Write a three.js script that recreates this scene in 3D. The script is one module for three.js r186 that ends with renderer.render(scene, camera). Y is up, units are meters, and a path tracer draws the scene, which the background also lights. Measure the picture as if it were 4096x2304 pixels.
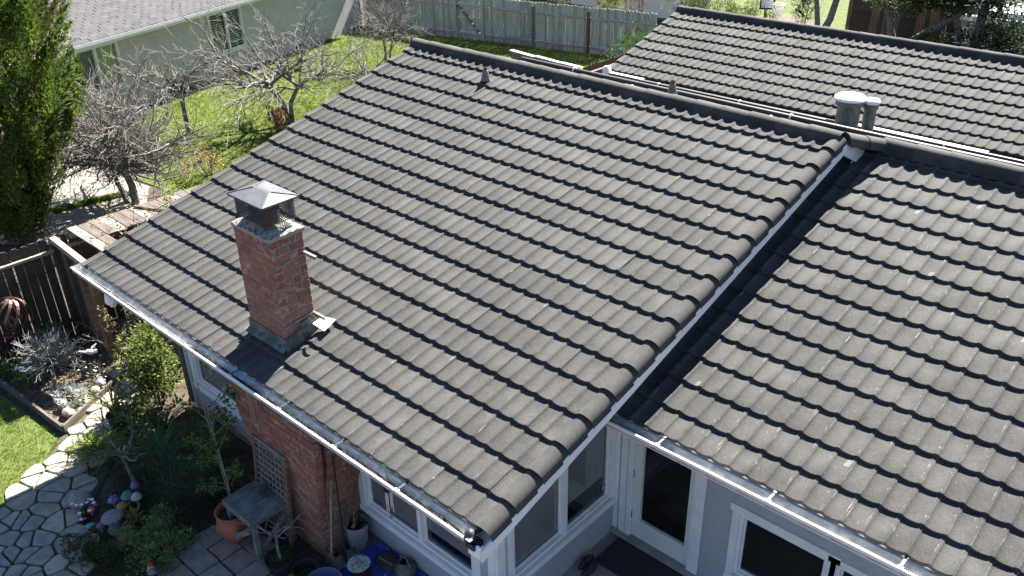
import * as THREE from 'three';
import { mergeGeometries, mergeVertices, toCreasedNormals } from 'three/addons/utils/BufferGeometryUtils.js';

// ---------------------------------------------------------------- camera, sky, sun, exposure
const scene = new THREE.Scene();
const HE = 2.58;                       // height of the eave edge above the ground
const camera = new THREE.PerspectiveCamera(36.03, 16 / 9, 0.1, 400);
camera.position.set(11.531, 5.471 + HE, 3.862);
camera.rotation.set(-0.50753, 0.75213, -0.02195, 'YXZ');

const SUN = new THREE.Vector3(-0.22, 1.03, -1).normalize();
{
  const w = 256, h = 128, d = new Float32Array(w * h * 4);
  for (let j = 0; j < h; j++) for (let i = 0; i < w; i++) {
    const el = (j + 0.5) / h * 180 - 90, e = Math.max(0, el) / 90;
    const k = Math.pow(1 - e, 3);
    const o = (j * w + i) * 4;
    d[o] = 0.026 + 0.085 * k; d[o + 1] = 0.053 + 0.095 * k; d[o + 2] = 0.118 + 0.085 * k; d[o + 3] = 1;
    if (el < 0) { d[o] = 0.05; d[o + 1] = 0.055; d[o + 2] = 0.05; }
  }
  const t = new THREE.DataTexture(d, w, h, THREE.RGBAFormat, THREE.FloatType);
  t.mapping = THREE.EquirectangularReflectionMapping; t.magFilter = THREE.LinearFilter; t.needsUpdate = true;
  scene.background = t; scene.environment = t;
}
const sun = new THREE.DirectionalLight(new THREE.Color(1, 0.95, 0.87), 5);
sun.position.copy(SUN).multiplyScalar(60); sun.castShadow = true;
sun.shadow.camera.left = -40; sun.shadow.camera.right = 40; sun.shadow.camera.top = 40; sun.shadow.camera.bottom = -40;
sun.shadow.camera.far = 160; sun.shadow.mapSize.set(4096, 4096);
scene.add(sun, sun.target);

const renderer = new THREE.WebGLRenderer({ antialias: true });
renderer.toneMapping = THREE.LinearToneMapping;
renderer.toneMappingExposure = 5.6;
renderer.shadowMap.enabled = true;

// ---------------------------------------------------------------- helpers
const rng = s => () => { s |= 0; s = s + 0x6D2B79F5 | 0; let t = Math.imul(s ^ s >>> 15, 1 | s); t = t + Math.imul(t ^ t >>> 7, 61 | t) ^ t; return ((t ^ t >>> 14) >>> 0) / 4294967296; };
const R = rng(7);
const V = (x, y, z) => new THREE.Vector3(x, y, z);
const lerp = (a, b, t) => a + (b - a) * t, clamp = (x, a, b) => Math.min(b, Math.max(a, x));
const smooth = (a, b, x) => { const t = clamp((x - a) / (b - a), 0, 1); return t * t * (3 - 2 * t); };
const used = new Map();
function numbered(n) { const k = used.get(n) || 0; used.set(n, k + 1); return k ? n + '_' + String(k).padStart(3, '0') : n; }

class GB {                              // collects triangles; build() makes one named mesh
  constructor() { this.p = []; this.n = []; this.u = []; this.c = null; }
  tri(a, b, c, ua, ub, uc, na, nb, nc) {
    let nn;
    if (!na) { nn = new THREE.Vector3().subVectors(b, a).cross(new THREE.Vector3().subVectors(c, a)).normalize(); na = nb = nc = nn; }
    for (const [v, u, n] of [[a, ua, na], [b, ub, nb], [c, uc, nc]]) { this.p.push(v.x, v.y, v.z); this.n.push(n.x, n.y, n.z); this.u.push(u ? u[0] : v.x, u ? u[1] : v.z); }
  }
  quad(a, b, c, d, u) {
    const w = a.distanceTo(b), h = b.distanceTo(c), o = u || [0, 0];
    this.tri(a, b, c, [o[0], o[1]], [o[0] + w, o[1]], [o[0] + w, o[1] + h]); this.tri(a, c, d, [o[0], o[1]], [o[0] + w, o[1] + h], [o[0], o[1] + h]);
    return this;
  }
  geo(g, m) {                           // append a BufferGeometry
    g = g.index ? g.toNonIndexed() : g.clone(); if (m) g.applyMatrix4(m);
    const P = g.attributes.position.array, N = g.attributes.normal.array, U = g.attributes.uv ? g.attributes.uv.array : null;
    for (let i = 0; i < P.length; i++) { this.p.push(P[i]); this.n.push(N[i]); }
    for (let i = 0; i < P.length / 3; i++) this.u.push(U ? U[2 * i] : P[3 * i], U ? U[2 * i + 1] : P[3 * i + 1]);
    return this;
  }
  box(cx, cy, cz, sx, sy, sz, q) {      // box with uv in metres, optional quaternion/euler turn about its centre
    const hx = sx / 2, hy = sy / 2, hz = sz / 2, c = V(cx, cy, cz), o = [R() * 3, R() * 3];
    const P = (x, y, z) => { const v = V(x * hx, y * hy, z * hz); if (q) q.isQuaternion ? v.applyQuaternion(q) : v.applyEuler(q); return v.add(c); };
    const f = (a, b, d, e) => this.quad(P(...a), P(...b), P(...d), P(...e), o);
    f([-1, -1, 1], [1, -1, 1], [1, 1, 1], [-1, 1, 1]); f([1, -1, -1], [-1, -1, -1], [-1, 1, -1], [1, 1, -1]);
    f([1, -1, 1], [1, -1, -1], [1, 1, -1], [1, 1, 1]); f([-1, -1, -1], [-1, -1, 1], [-1, 1, 1], [-1, 1, -1]);
    f([-1, 1, 1], [1, 1, 1], [1, 1, -1], [-1, 1, -1]); f([-1, -1, -1], [1, -1, -1], [1, -1, 1], [-1, -1, 1]);
    return this;
  }
  bar(a, b, w, h, up) {                 // a straight bar from a to b, w across, h along up; grain runs along its length
    const d = new THREE.Vector3().subVectors(b, a), L = d.length(); d.normalize();
    let y = (up || V(0, 1, 0)).clone(); y.addScaledVector(d, -y.dot(d)); if (y.length() < 1e-4) { y = V(1, 0, 0); y.addScaledVector(d, -y.dot(d)); } y.normalize();
    const x = new THREE.Vector3().crossVectors(d, y);
    const m = new THREE.Quaternion().setFromRotationMatrix(new THREE.Matrix4().makeBasis(d, y, x));
    return this.box((a.x + b.x) / 2, (a.y + b.y) / 2, (a.z + b.z) / 2, L, h, w, m);
  }
  tube(pts, rad, seg = 6, cap = false) { // tapered tube through points, rad number or array
    const n = pts.length; let prev = null; const rings = []; let len = 0;
    for (let i = 0; i < n; i++) {
      const t = new THREE.Vector3().subVectors(pts[Math.min(n - 1, i + 1)], pts[Math.max(0, i - 1)]).normalize();
      let x = prev ? prev.clone().addScaledVector(t, -prev.dot(t)) : (Math.abs(t.y) < 0.9 ? V(0, 1, 0) : V(1, 0, 0)).cross(t);
      x.normalize(); prev = x; const y = new THREE.Vector3().crossVectors(t, x), r = Array.isArray(rad) ? rad[i] : rad;
      if (i) len += pts[i].distanceTo(pts[i - 1]);
      const ring = [];
      for (let k = 0; k <= seg; k++) { const a = k / seg * Math.PI * 2, nn = x.clone().multiplyScalar(Math.cos(a)).addScaledVector(y, Math.sin(a)); ring.push([pts[i].clone().addScaledVector(nn, r), nn, [k / seg * r * 6.28, len]]); }
      rings.push(ring);
    }
    for (let i = 0; i < n - 1; i++) for (let k = 0; k < seg; k++) {
      const a = rings[i][k], b = rings[i][k + 1], c = rings[i + 1][k + 1], d = rings[i + 1][k];
      this.tri(a[0], b[0], c[0], a[2], b[2], c[2], a[1], b[1], c[1]); this.tri(a[0], c[0], d[0], a[2], c[2], d[2], a[1], c[1], d[1]);
    }
    if (cap) for (const [i, s] of [[0, -1], [n - 1, 1]]) for (let k = 0; k < seg; k++) s > 0 ? this.tri(pts[i], rings[i][k][0], rings[i][k + 1][0]) : this.tri(pts[i], rings[i][k + 1][0], rings[i][k][0]);
    return this;
  }
  lathe(prof, cx, cy, cz, seg = 24) {   // prof [[r,y],...]
    const g = new THREE.LatheGeometry(prof.map(p => new THREE.Vector2(p[0], p[1])), seg);
    return this.geo(g, new THREE.Matrix4().makeTranslation(cx, cy, cz));
  }
  col(r, g, b) { this.c = this.c || []; while (this.c.length < this.p.length) this.c.push(r, g, b); return this; }
  geom() {
    const g = new THREE.BufferGeometry();
    g.setAttribute('position', new THREE.Float32BufferAttribute(this.p, 3)); g.setAttribute('normal', new THREE.Float32BufferAttribute(this.n, 3)); g.setAttribute('uv', new THREE.Float32BufferAttribute(this.u, 2));
    if (this.c) { while (this.c.length < this.p.length) this.c.push(1, 1, 1); g.setAttribute('color', new THREE.Float32BufferAttribute(this.c, 3)); }
    return g;
  }
  build(name, mat, parent) { return mesh(name, this.geom(), mat, parent); }
}
function mesh(name, geom, mat, parent) {
  const m = new THREE.Mesh(geom, mat); m.name = parent && parent !== scene ? name : numbered(name);
  m.castShadow = m.receiveShadow = true; (parent || scene).add(m); return m;
}
function group(name, parent, pos) { const g = new THREE.Group(); g.name = parent && parent !== scene ? name : numbered(name); (parent || scene).add(g); if (pos) g.position.set(...pos); return g; }
function tag(o, label, category, grp) { o.userData.label = label; o.userData.category = category; if (grp) o.userData.group = grp; return o; }
function struct(o, label) { o.userData.kind = 'structure'; if (label) o.userData.label = label; return o; }

// ---------------------------------------------------------------- procedural textures (linear colours in, sRGB bytes out)
function hash2(x, y, s) { let h = Math.imul(x, 374761393) + Math.imul(y, 668265263) + Math.imul(s, 974634777) | 0; h = Math.imul(h ^ h >>> 13, 1274126177); return ((h ^ h >>> 16) >>> 0) / 4294967296; }
function vnoise(x, y, per, s) { // tiling value noise, period per
  const xi = Math.floor(x), yi = Math.floor(y), fx = x - xi, fy = y - yi, u = fx * fx * (3 - 2 * fx), v = fy * fy * (3 - 2 * fy);
  const m = k => ((k % per) + per) % per, a = hash2(m(xi), m(yi), s), b = hash2(m(xi + 1), m(yi), s), c = hash2(m(xi), m(yi + 1), s), d = hash2(m(xi + 1), m(yi + 1), s);
  return lerp(lerp(a, b, u), lerp(c, d, u), v);
}
function fbm(x, y, per, s, oct = 4) { let t = 0, a = 0.5, f = 1; for (let i = 0; i < oct; i++) { t += a * vnoise(x * f, y * f, per * f, s + i * 17); a *= 0.5; f *= 2; } return t / (1 - Math.pow(0.5, oct)); }
const enc = v => { v = clamp(v, 0, 1); return Math.round(255 * (v <= 0.0031308 ? 12.92 * v : 1.055 * Math.pow(v, 1 / 2.4) - 0.055)); };
function tex(size, metres, fn, data = false) { // fn(u,v in 0..1) -> [r,g,b] linear or a number
  const d = new Uint8Array(size * size * 4);
  for (let j = 0; j < size; j++) for (let i = 0; i < size; i++) {
    let c = fn(i / size, j / size); if (typeof c === 'number') c = [c, c, c]; const o = (j * size + i) * 4;
    for (let k = 0; k < 3; k++) d[o + k] = data ? Math.round(255 * clamp(c[k], 0, 1)) : enc(c[k]); d[o + 3] = 255;
  }
  const t = new THREE.DataTexture(d, size, size); t.wrapS = t.wrapT = THREE.RepeatWrapping; t.magFilter = THREE.LinearFilter; t.minFilter = THREE.LinearMipmapLinearFilter; t.generateMipmaps = true;
  t.repeat.set(1 / metres, 1 / metres); if (!data) t.colorSpace = THREE.SRGBColorSpace; t.needsUpdate = true; return t;
}
const mixc = (a, b, t) => [lerp(a[0], b[0], t), lerp(a[1], b[1], t), lerp(a[2], b[2], t)];
const mulc = (a, k) => [a[0] * k, a[1] * k, a[2] * k];
const std = (o) => new THREE.MeshStandardMaterial(Object.assign({ roughness: 0.85, side: THREE.DoubleSide }, o));
const flat = (r, g, b, rough = 0.8, o = {}) => { const m = std({ roughness: rough, ...o }); m.color.setRGB(r, g, b); return m; };
let rb = null, gb = null; const roughBump = () => rb || (rb = tex(512, 0.9, (u, v) => 0.5 * fbm(u * 40, v * 40, 40, 9) + 0.5 * vnoise(u * 170, v * 170, 170, 5), true)), grainBump = f => gb || (gb = tex(256, 1.1, f, true));
const mottled = (c1, c2, metres, per, s, rough = 0.85, fine = 0.25, bump = 0) => { // two tones in patches plus fine grain
  const o = { roughness: rough, map: tex(256, metres, (u, v) => { const a = smooth(0.3, 0.7, fbm(u * per, v * per, per, s)); const g = 1 + fine * (hash2(Math.floor(u * 256), Math.floor(v * 256), s + 5) - 0.5) * 2; return mulc(mixc(c1, c2, a), g); }) };
  if (bump) { o.bumpMap = roughBump(); o.bumpScale = bump; }
  return std(o);
};
const woody = (c1, c2, metres, s, rough = 0.85, bump = 0.002) => { // grain along u
  const grain = (u, v) => 0.55 * vnoiseA(u * 6, v * 64, 6, 64, s) + 0.25 * vnoiseA(u * 24, v * 128, 24, 128, s + 1) + 0.2 * fbm(u * 6, v * 6, 6, s + 2, 3);
  return std({ roughness: rough, map: tex(256, metres, (u, v) => mixc(c1, c2, smooth(0.25, 0.75, grain(u, v)))), bumpMap: grainBump(grain), bumpScale: bump });
};
function vnoiseA(x, y, px, py, s) { const xi = Math.floor(x), yi = Math.floor(y), fx = x - xi, fy = y - yi, u = fx * fx * (3 - 2 * fx), v = fy * fy * (3 - 2 * fy); const mx = k => ((k % px) + px) % px, my = k => ((k % py) + py) % py; return lerp(lerp(hash2(mx(xi), my(yi), s), hash2(mx(xi + 1), my(yi), s), u), lerp(hash2(mx(xi), my(yi + 1), s), hash2(mx(xi + 1), my(yi + 1), s), u), v); }

// ---------------------------------------------------------------- shared materials
const M = {
  deck: flat(0.02, 0.02, 0.022, 0.95),
  white: mottled([0.74, 0.75, 0.74], [0.68, 0.69, 0.68], 0.7, 5, 21, 0.55, 0.03),
  wall: mottled([0.36, 0.37, 0.375], [0.33, 0.34, 0.345], 1.1, 6, 22, 0.9, 0.06, 0.002),
  siding: mottled([0.36, 0.38, 0.38], [0.33, 0.35, 0.35], 1.3, 6, 23, 0.8, 0.05, 0.001),
  gutterIn: mottled([0.40, 0.41, 0.40], [0.22, 0.22, 0.21], 0.6, 7, 24, 0.6, 0.18),
  litter: mottled([0.035, 0.024, 0.017], [0.012, 0.009, 0.007], 0.3, 12, 25, 0.95, 0.6, 0.02),
  darkMetal: flat(0.05, 0.055, 0.065, 0.5, { metalness: 0.4 }),
  black: flat(0.012, 0.012, 0.013, 0.6),
  blackShiny: flat(0.014, 0.014, 0.015, 0.5),
  glass: new THREE.MeshPhysicalMaterial({ color: 0xffffff, roughness: 0.03, transmission: 1, thickness: 0, ior: 1.5, side: THREE.DoubleSide }),
  blind: mottled([0.15, 0.16, 0.15], [0.13, 0.14, 0.13], 0.9, 4, 26, 0.9, 0.08),
  inside: flat(0.10, 0.095, 0.09, 0.95),
  concrete: mottled([0.30, 0.30, 0.29], [0.22, 0.22, 0.21], 1.6, 9, 27, 0.95, 0.25, 0.003),
  lead: mottled([0.13, 0.155, 0.145], [0.05, 0.064, 0.06], 0.4, 7, 28, 0.6, 0.12, 0.004),
  steel: mottled([0.088, 0.092, 0.099], [0.07, 0.074, 0.081], 0.5, 5, 29, 0.5, 0.05),
  oldMetal: mottled([0.17, 0.185, 0.165], [0.075, 0.09, 0.07], 0.35, 6, 30, 0.55, 0.2),
  glossWhite: flat(0.86, 0.86, 0.84, 0.35),
  rust: mottled([0.14, 0.075, 0.045], [0.06, 0.045, 0.035], 0.12, 6, 31, 0.85, 0.3),
  mortar: mottled([0.33, 0.30, 0.275], [0.235, 0.215, 0.20], 0.5, 10, 32, 0.95, 0.3, 0.004),
  terracotta: mottled([0.34, 0.115, 0.065], [0.25, 0.085, 0.05], 0.6, 5, 33, 0.85, 0.1, 0.002),
  clay: mottled([0.30, 0.13, 0.08], [0.20, 0.10, 0.07], 0.4, 5, 34, 0.9, 0.15, 0.003),
  mossy: mottled([0.30, 0.28, 0.25], [0.09, 0.09, 0.085], 0.45, 14, 35, 0.95, 0.35, 0.008),
  greyWood: woody([0.21, 0.20, 0.18], [0.10, 0.095, 0.085], 0.9, 36),
  fenceWood: woody([0.42, 0.41, 0.40], [0.27, 0.268, 0.26], 1.4, 37),
  fenceWood2: woody([0.36, 0.352, 0.34], [0.22, 0.217, 0.21], 1.4, 38),
  fenceWood3: woody([0.47, 0.46, 0.45], [0.33, 0.325, 0.315], 1.4, 39),
  brownWood: woody([0.20, 0.125, 0.07], [0.09, 0.055, 0.032], 1.1, 40),
  darkWood: woody([0.058, 0.046, 0.033], [0.026, 0.021, 0.016], 1.1, 41),
  sunWood: woody([0.115, 0.094, 0.076], [0.062, 0.05, 0.041], 1.2, 42),
  paleWood: woody([0.30, 0.255, 0.19], [0.18, 0.15, 0.11], 0.8, 43),
};
const bricks = [[0.245, 0.105, 0.068], [0.21, 0.088, 0.06], [0.27, 0.125, 0.078], [0.18, 0.076, 0.055], [0.28, 0.145, 0.09]].map((c, i) => std({
  roughness: 0.92,
  map: tex(256, 0.5, (u, v) => { const f = fbm(u * 9, v * 9, 9, 200 + i, 4), g = hash2(Math.floor(u * 256), Math.floor(v * 256), 210 + i); return mixc(mulc(c, 0.75 + 0.5 * f + 0.25 * (g - 0.5)), [0.42, 0.36, 0.33], smooth(0.58, 0.8, f) * 0.6 * (g > 0.3 ? 1 : 0)); }),
  bumpMap: roughBump(), bumpScale: 0.005
}));

// a brick-faced block: a mortar core with every brick of its visible faces as a child
function brickBlock(parent, name, x0, x1, y0, y1, z0, z1, faces, cut, seedv, grow) {
  const r = rng(seedv), core = new GB().box((x0 + x1) / 2, (y0 + y1) / 2, (z0 + z1) / 2, x1 - x0 - 0.014, y1 - y0, z1 - z0 - 0.014).build(name, M.mortar, parent);
  const BH = 0.0875, C = 0.0995, BL = 0.285, BW = 0.1, J = 0.012; const cache = new Map();
  const geomOf = (l, d, v) => { const k = [l.toFixed(3), d.toFixed(3), v].join(); if (!cache.has(k)) { const g = new GB(), b = 0.004, q = rng(v * 7 + 3), j = () => (q() - 0.5) * 0.004;
    const hx = l / 2, hy = BH / 2, hz = d / 2, P = (x, y, z, ix) => V(x * (hx - (ix & 1 ? b : 0)) + j(), y * (hy - (ix & 2 ? b : 0)) + j() * 0.6, z * (hz - (ix & 4 ? b : 0)));
    const f1 = [P(-1, -1, 1, 3), P(1, -1, 1, 3), P(1, 1, 1, 3), P(-1, 1, 1, 3)], f0 = [P(-1, -1, 1, 4), P(1, -1, 1, 4), P(1, 1, 1, 4), P(-1, 1, 1, 4)], fb = [P(-1, -1, -1, 0), P(1, -1, -1, 0), P(1, 1, -1, 0), P(-1, 1, -1, 0)], o = [q() * 2, q() * 2];
    g.quad(...f1, o); for (let i = 0; i < 4; i++) { const n = (i + 1) % 4; g.quad(f0[i], f0[n], f1[n], f1[i], o); g.quad(fb[i], fb[n], f0[n], f0[i], o); } cache.set(k, g.geom()); } return cache.get(k); };
  const put = (cx, cy, cz, l, d, ry) => { const m = mesh('brick', geomOf(l, d, Math.floor(r() * 4)), bricks[Math.floor(r() * r() * 5 + r() * 1.2) % 5], core); m.position.set(cx, cy, cz); m.rotation.y = ry; };
  const rows = Math.floor((y1 - y0) / C);
  for (let k = 0; k < rows; k++) {
    const y = y1 - (k + 0.5) * C, run = (a, b, fn, off) => { let t = a; let first = true; while (t < b - 0.02) { let l = first ? off : BL; if (t + l > b - 0.045) l = b - t; fn(t + l / 2, l - J); t += l + (t + l < b - 0.02 ? 0 : 1); first = false; } };
    const e = (r() - 0.5) * 0.004 + (grow ? grow(y) : 0), half = k % 2;
    if (faces.includes('f')) run(x0 - (grow ? grow(y) : 0), x1 + (grow ? grow(y) : 0), (c, l) => put(c, y, z1 - BW / 2 + (grow ? grow(y) * 0.3 : 0) + (r() - .5) * .004, l, BW, 0), half ? 0.15 : 0.29);
    if (faces.includes('r')) run(z0 + 0, z1 - BW - 0.002, (c, l) => put(x1 - BW / 2 + e, y, c, l, BW, Math.PI / 2), half ? 0.2 : 0.1);
    if (faces.includes('l')) run(z0 + 0, z1 - BW - 0.002, (c, l) => put(x0 + BW / 2 - e, y, c, l, BW, -Math.PI / 2), half ? 0.2 : 0.1);
    if (faces.includes('b')) run(x0 + BW + .002, x1 - BW - .002, (c, l) => put(c, y, z0 + BW / 2, l, BW, Math.PI), half ? 0.2 : 0.1);
  }
  return core;
}

// ---------------------------------------------------------------- the tiled roofs
const PITCH = 0.27874, EX = 0.368, SC = 0.181, RIBW = 0.032;  // slope, course exposure, scallop width, rib width
function roofTex(base, tint, scuff, seed) {                    // granulated coating with chips and white scuffs along the ribs
  const S = 1024, M = SC * 14, per = 14;                        // 14 scallops wide: the scuffs lie on the ribs
  const marks = []; const r = rng(seed);
  for (let i = 0; i < scuff; i++) { const onRib = r() < 0.7; marks.push([onRib ? (Math.floor(r() * per) + (r() < 0.5 ? 0.02 : 0.15)) / per : r(), r(), 0.0007 + r() * 0.0016, onRib ? 0.008 + r() * r() * 0.05 : 0.002 + r() * 0.004, r() < 0.3 ? 0.9 : 0.45, (r() - 0.5) * 0.12]); }
  const grid = new Map();
  return tex(S, M, (u, v) => {
    const g = hash2(Math.floor(u * S), Math.floor(v * S), seed), g2 = vnoise(u * 340, v * 340, 340, seed + 1), big = fbm(u * 7, v * 7, 7, seed + 2, 4), big2 = fbm(u * 23, v * 23, 23, seed + 3, 3);
    let k = 0.78 + 0.5 * (g - 0.5) + 0.5 * (g2 - 0.5) + 0.55 * (big - 0.5) + 0.35 * (big2 - 0.5);
    let c = mulc(mixc(base, tint, smooth(0.35, 0.7, big)), k * 1.15);
    if (g > 0.985) c = mixc(c, [0.2, 0.2, 0.19], 0.5);
    for (const m of marks) {
      let dv = Math.abs(v - m[1]); dv = Math.min(dv, 1 - dv); if (dv > m[3]) continue;
      let du = Math.abs(u - m[0] + m[5] * (v - m[1])); du = Math.min(du, 1 - du);
      const w = m[2] * (1 - dv / m[3]) * (0.5 + g2 * 1.2); if (du < w && g > 0.25) c = mixc(c, [0.28, 0.28, 0.275], m[4]);
    }
    return c;
  });
}
const granBump = tex(512, 0.6, (u, v) => 0.6 * hash2(Math.floor(u * 512), Math.floor(v * 512), 91) + 0.4 * vnoise(u * 128, v * 128, 128, 92), true);
const roofMat = (b, t, sc, s) => std({ roughness: 0.93, map: roofTex(b, t, sc, s), bumpMap: granBump, bumpScale: 0.0012 });
const tileA = [0.0440, 0.0430, 0.0406], tileB = [0.0490, 0.0477, 0.0446];
const tones = m => [1, 0.94, 1.06].map(k => { const c = m.clone(); c.color.setRGB(k, k, k); return c; });
const roofV = roofMat(tileA, tileB, 4, 14), roofM = tones(roofMat(tileA, tileB, 60, 11)), roofR = tones(roofMat(tileA, tileB, 190, 12)), roofF = tones(roofMat(tileA, tileB, 110, 13));

function prof(f) {                       // height of the pressed profile across one scallop, f in 0..1
  const r = RIBW / SC;
  if (f < r) { const t = f / r; return 0.0045 * Math.pow(Math.sin(t * Math.PI), 0.6) - 0.0035 * Math.exp(-Math.pow((t - 0.5) / 0.13, 2)); }
  const t = (f - r) / (1 - r);
  return -0.025 * Math.pow(Math.sin(Math.PI * Math.pow(t, 0.85)), 0.6);
}
const FS = [0, 0.045, 0.075, 0.0885, 0.105, 0.135, 0.18, 0.25, 0.36, 0.5, 0.64, 0.76, 0.86, 0.94];
// one pressed panel: n scallops from its left edge, nose at z = 0, running up to z = -EX - 0.02; y is the roof normal
function panelGeom(n, ou, ov, dent, rise = 0.036) {
  const xs = []; for (let k = 0; k < n; k++) for (const f of FS) xs.push([(k + f) * SC, prof(f), 0]);
  xs.push([n * SC, prof(0), 0.002], [n * SC + RIBW * 0.45, prof(0.08) , 0.003], [n * SC + RIBW, prof(0.177), 0.003]);
  const rows = [[0.0015, -0.030, 0], [0.003, rise - 0.012, 0.4], [-0.003, rise - 0.001, 1], [-0.02, rise, 1], [-EX * 0.5, rise * 0.55 + 0.002, 1], [-EX - 0.025, 0.0, 1]];
  const P = [], U = [], I = [];
  rows.forEach(([z, y, w], j) => xs.forEach(([x, h, l]) => {
    let d = 0; if (dent && j >= 3) for (const q of dent) d -= q[2] * Math.exp(-(Math.pow((x - q[0]) / q[3], 2) + Math.pow((z - q[1]) / (q[3] * 0.8), 2)));
    const yy = (j === 0 ? y + h * 0.9 + 0.018 : y + h + (j > 0 ? l : 0)) + d;
    P.push(x, yy, z); U.push(x + ou * SC, -z + ov + (j < 2 ? (1 - j) * 0.02 : 0));
  }));
  const m = xs.length;
  for (let j = 0; j < rows.length - 1; j++) for (let i = 0; i < m - 1; i++) { const a = j * m + i, b = a + 1, c = a + m + 1, d = a + m; I.push(a, b, c, a, c, d); }
  // the overlapping right-hand edge of the panel: a thin drop to the next one
  const e0 = P.length / 3; rows.forEach(([z], j) => { const k = (j * m + m - 1) * 3; P.push(P[k] + 0.0005, P[k + 1] - 0.007, z); U.push(0.3, -z); });
  for (let j = 0; j < rows.length - 1; j++) { const a = j * m + m - 1, b = e0 + j, c = e0 + j + 1, d = a + m; I.push(a, b, c, a, c, d); }
  const g = new THREE.BufferGeometry(); g.setAttribute('position', new THREE.Float32BufferAttribute(P, 3)); g.setAttribute('uv', new THREE.Float32BufferAttribute(U, 2)); g.setIndex(I);
  const out = toCreasedNormals(g, 0.7); return out;
}
const panelCache = new Map();
function panel(n, variant) {
  const key = n + '_' + variant; if (panelCache.has(key)) return panelCache.get(key);
  const r = rng(100 + variant * 13 + n); let dent = null;
  if (variant >= 5) { dent = []; for (let i = 0; i < 2; i++) dent.push([r() * n * SC, -0.08 - r() * 0.22, 0.004 + r() * 0.008, 0.035 + r() * 0.05]); }
  const g = panelGeom(n, Math.floor(r() * 14), r() * 2.5, dent); panelCache.set(key, g); return g;
}
// a roof slope: a deck mesh with one child per panel; local x along the eave, y normal, z down the slope
function slope(name, parent, x0, y0, z0, turn, nSc, courses, top, mat, stag, first = 0) {
  const W = nSc * SC, L = courses * EX + top, deck = new GB().box(W / 2, -0.052, -L / 2 + 0.03, W, 0.03, L - 0.02);
  const d = deck.build(name, M.deck, parent); d.position.set(x0, y0, z0); d.rotation.x = turn;
  const r = rng(stag * 31 + 5), q = top > 0.05 ? courses + 1 : courses;
  for (let k = 0; k < q; k++) {
    let x = 0, n = (k * 3 + stag) % 7 || 7; const part = k === courses;
    while (x < nSc) {
      n = Math.min(n, nSc - x);
      const p = mesh('tile_panel', panel(n, Math.floor(r() * 8)), mat[Math.floor(r() * 3)], d);
      p.position.set(x * SC, (r() - 0.5) * 0.0022, -k * EX + (r() - 0.5) * 0.004); p.rotation.y = (r() - 0.5) * 0.0012; if (k === 0) { p.position.z -= 0.04; p.scale.z = 0.9; } if (part) p.scale.z = Math.min(1, top / EX + 0.03);
      x += n; n = 7;
    }
  }
  return d;
}
// half-round caps laid end to end from a to b (points on the crest line), each a little tapered so the next one steps over it
function caps(name, parent, mat, a, b, len, r0, drop, seedv, wrap = Math.PI) {
  const d = new THREE.Vector3().subVectors(b, a), L = d.length(), n = Math.round(L / len); d.normalize();
  const side = new THREE.Vector3().crossVectors(d, V(0, 1, 0)).normalize(), up = new THREE.Vector3().crossVectors(side, d).normalize();
  const seg = 12, geomFor = (v) => { const g = new GB(), l = L / n + 0.03, rr = [r0 * 1.06, r0 * 1.06, r0 * 0.96], zz = [0, 0.02, l]; // z runs from the raised front end
    const ring = rr.map((q, i) => { const o = []; for (let k = 0; k <= seg; k++) { const t = (k / seg - 0.5) * wrap, nn = V(Math.sin(t), Math.cos(t), 0); o.push([V(nn.x * q, nn.y * q * 0.8, zz[i]), nn, [k / seg * 0.3 + v * 0.37, zz[i] + v]]); }
      for (const s of [1, -1]) { const e = s < 0 ? o[0] : o[o.length - 1]; const pt = e[0].clone(); pt.y -= drop; pt.x += s * 0.018; const it = [pt, V(s, 0.1, 0), [e[2][0] + s * drop, e[2][1]]]; s < 0 ? o.unshift(it) : o.push(it); } return o; });
    for (let i = 0; i < 2; i++) for (let k = 0; k < ring[0].length - 1; k++) { const A = ring[i][k], B = ring[i][k + 1], C = ring[i + 1][k + 1], D = ring[i + 1][k]; g.tri(A[0], D[0], C[0], A[2], D[2], C[2], A[1], D[1], C[1]); g.tri(A[0], C[0], B[0], A[2], C[2], B[2], A[1], C[1], B[1]); }
    const c = V(0, 0, 0.004); for (let k = 0; k < ring[0].length - 1; k++) g.tri(c, ring[0][k][0], ring[0][k + 1][0]);
    return g.geom(); };
  const vs = [0, 1, 2].map(geomFor), q = new THREE.Quaternion().setFromRotationMatrix(new THREE.Matrix4().makeBasis(side, up, d.clone().negate()));
  const rr = rng(seedv);
  for (let i = 0; i < n; i++) { const m = mesh(name, vs[i % 3], mat, parent); m.position.copy(a).addScaledVector(d, (i + 1) * L / n); m.position.y += (rr() - 0.5) * 0.006; m.quaternion.copy(q); }
}

// ---------------------------------------------------------------- the main house
const house = tag(group('house'), 'low house with dark scalloped metal tile roof and brick chimney', 'house');
const rs = s => [HE + s * Math.sin(PITCH), -s * Math.cos(PITCH)];
const RL = 6.55, [ridY, ridZ] = rs(RL);
const slopeM = slope('front_roof', house, 0, HE - 0.034, 0, PITCH, 41, 17, 0.27, roofM, 2);
const slopeR = slope('side_roof', house, 7.193, HE + 0.06 - 0.034, -2.02, PITCH, 31, 14, 0.2, roofR, 4); slopeR.scale.z = 0.985;
slopeM.userData.label = 'warm grey tiled slope around the brick chimney'; slopeR.userData.label = 'cool grey scuffed tiled slope over the glazed door';

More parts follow.
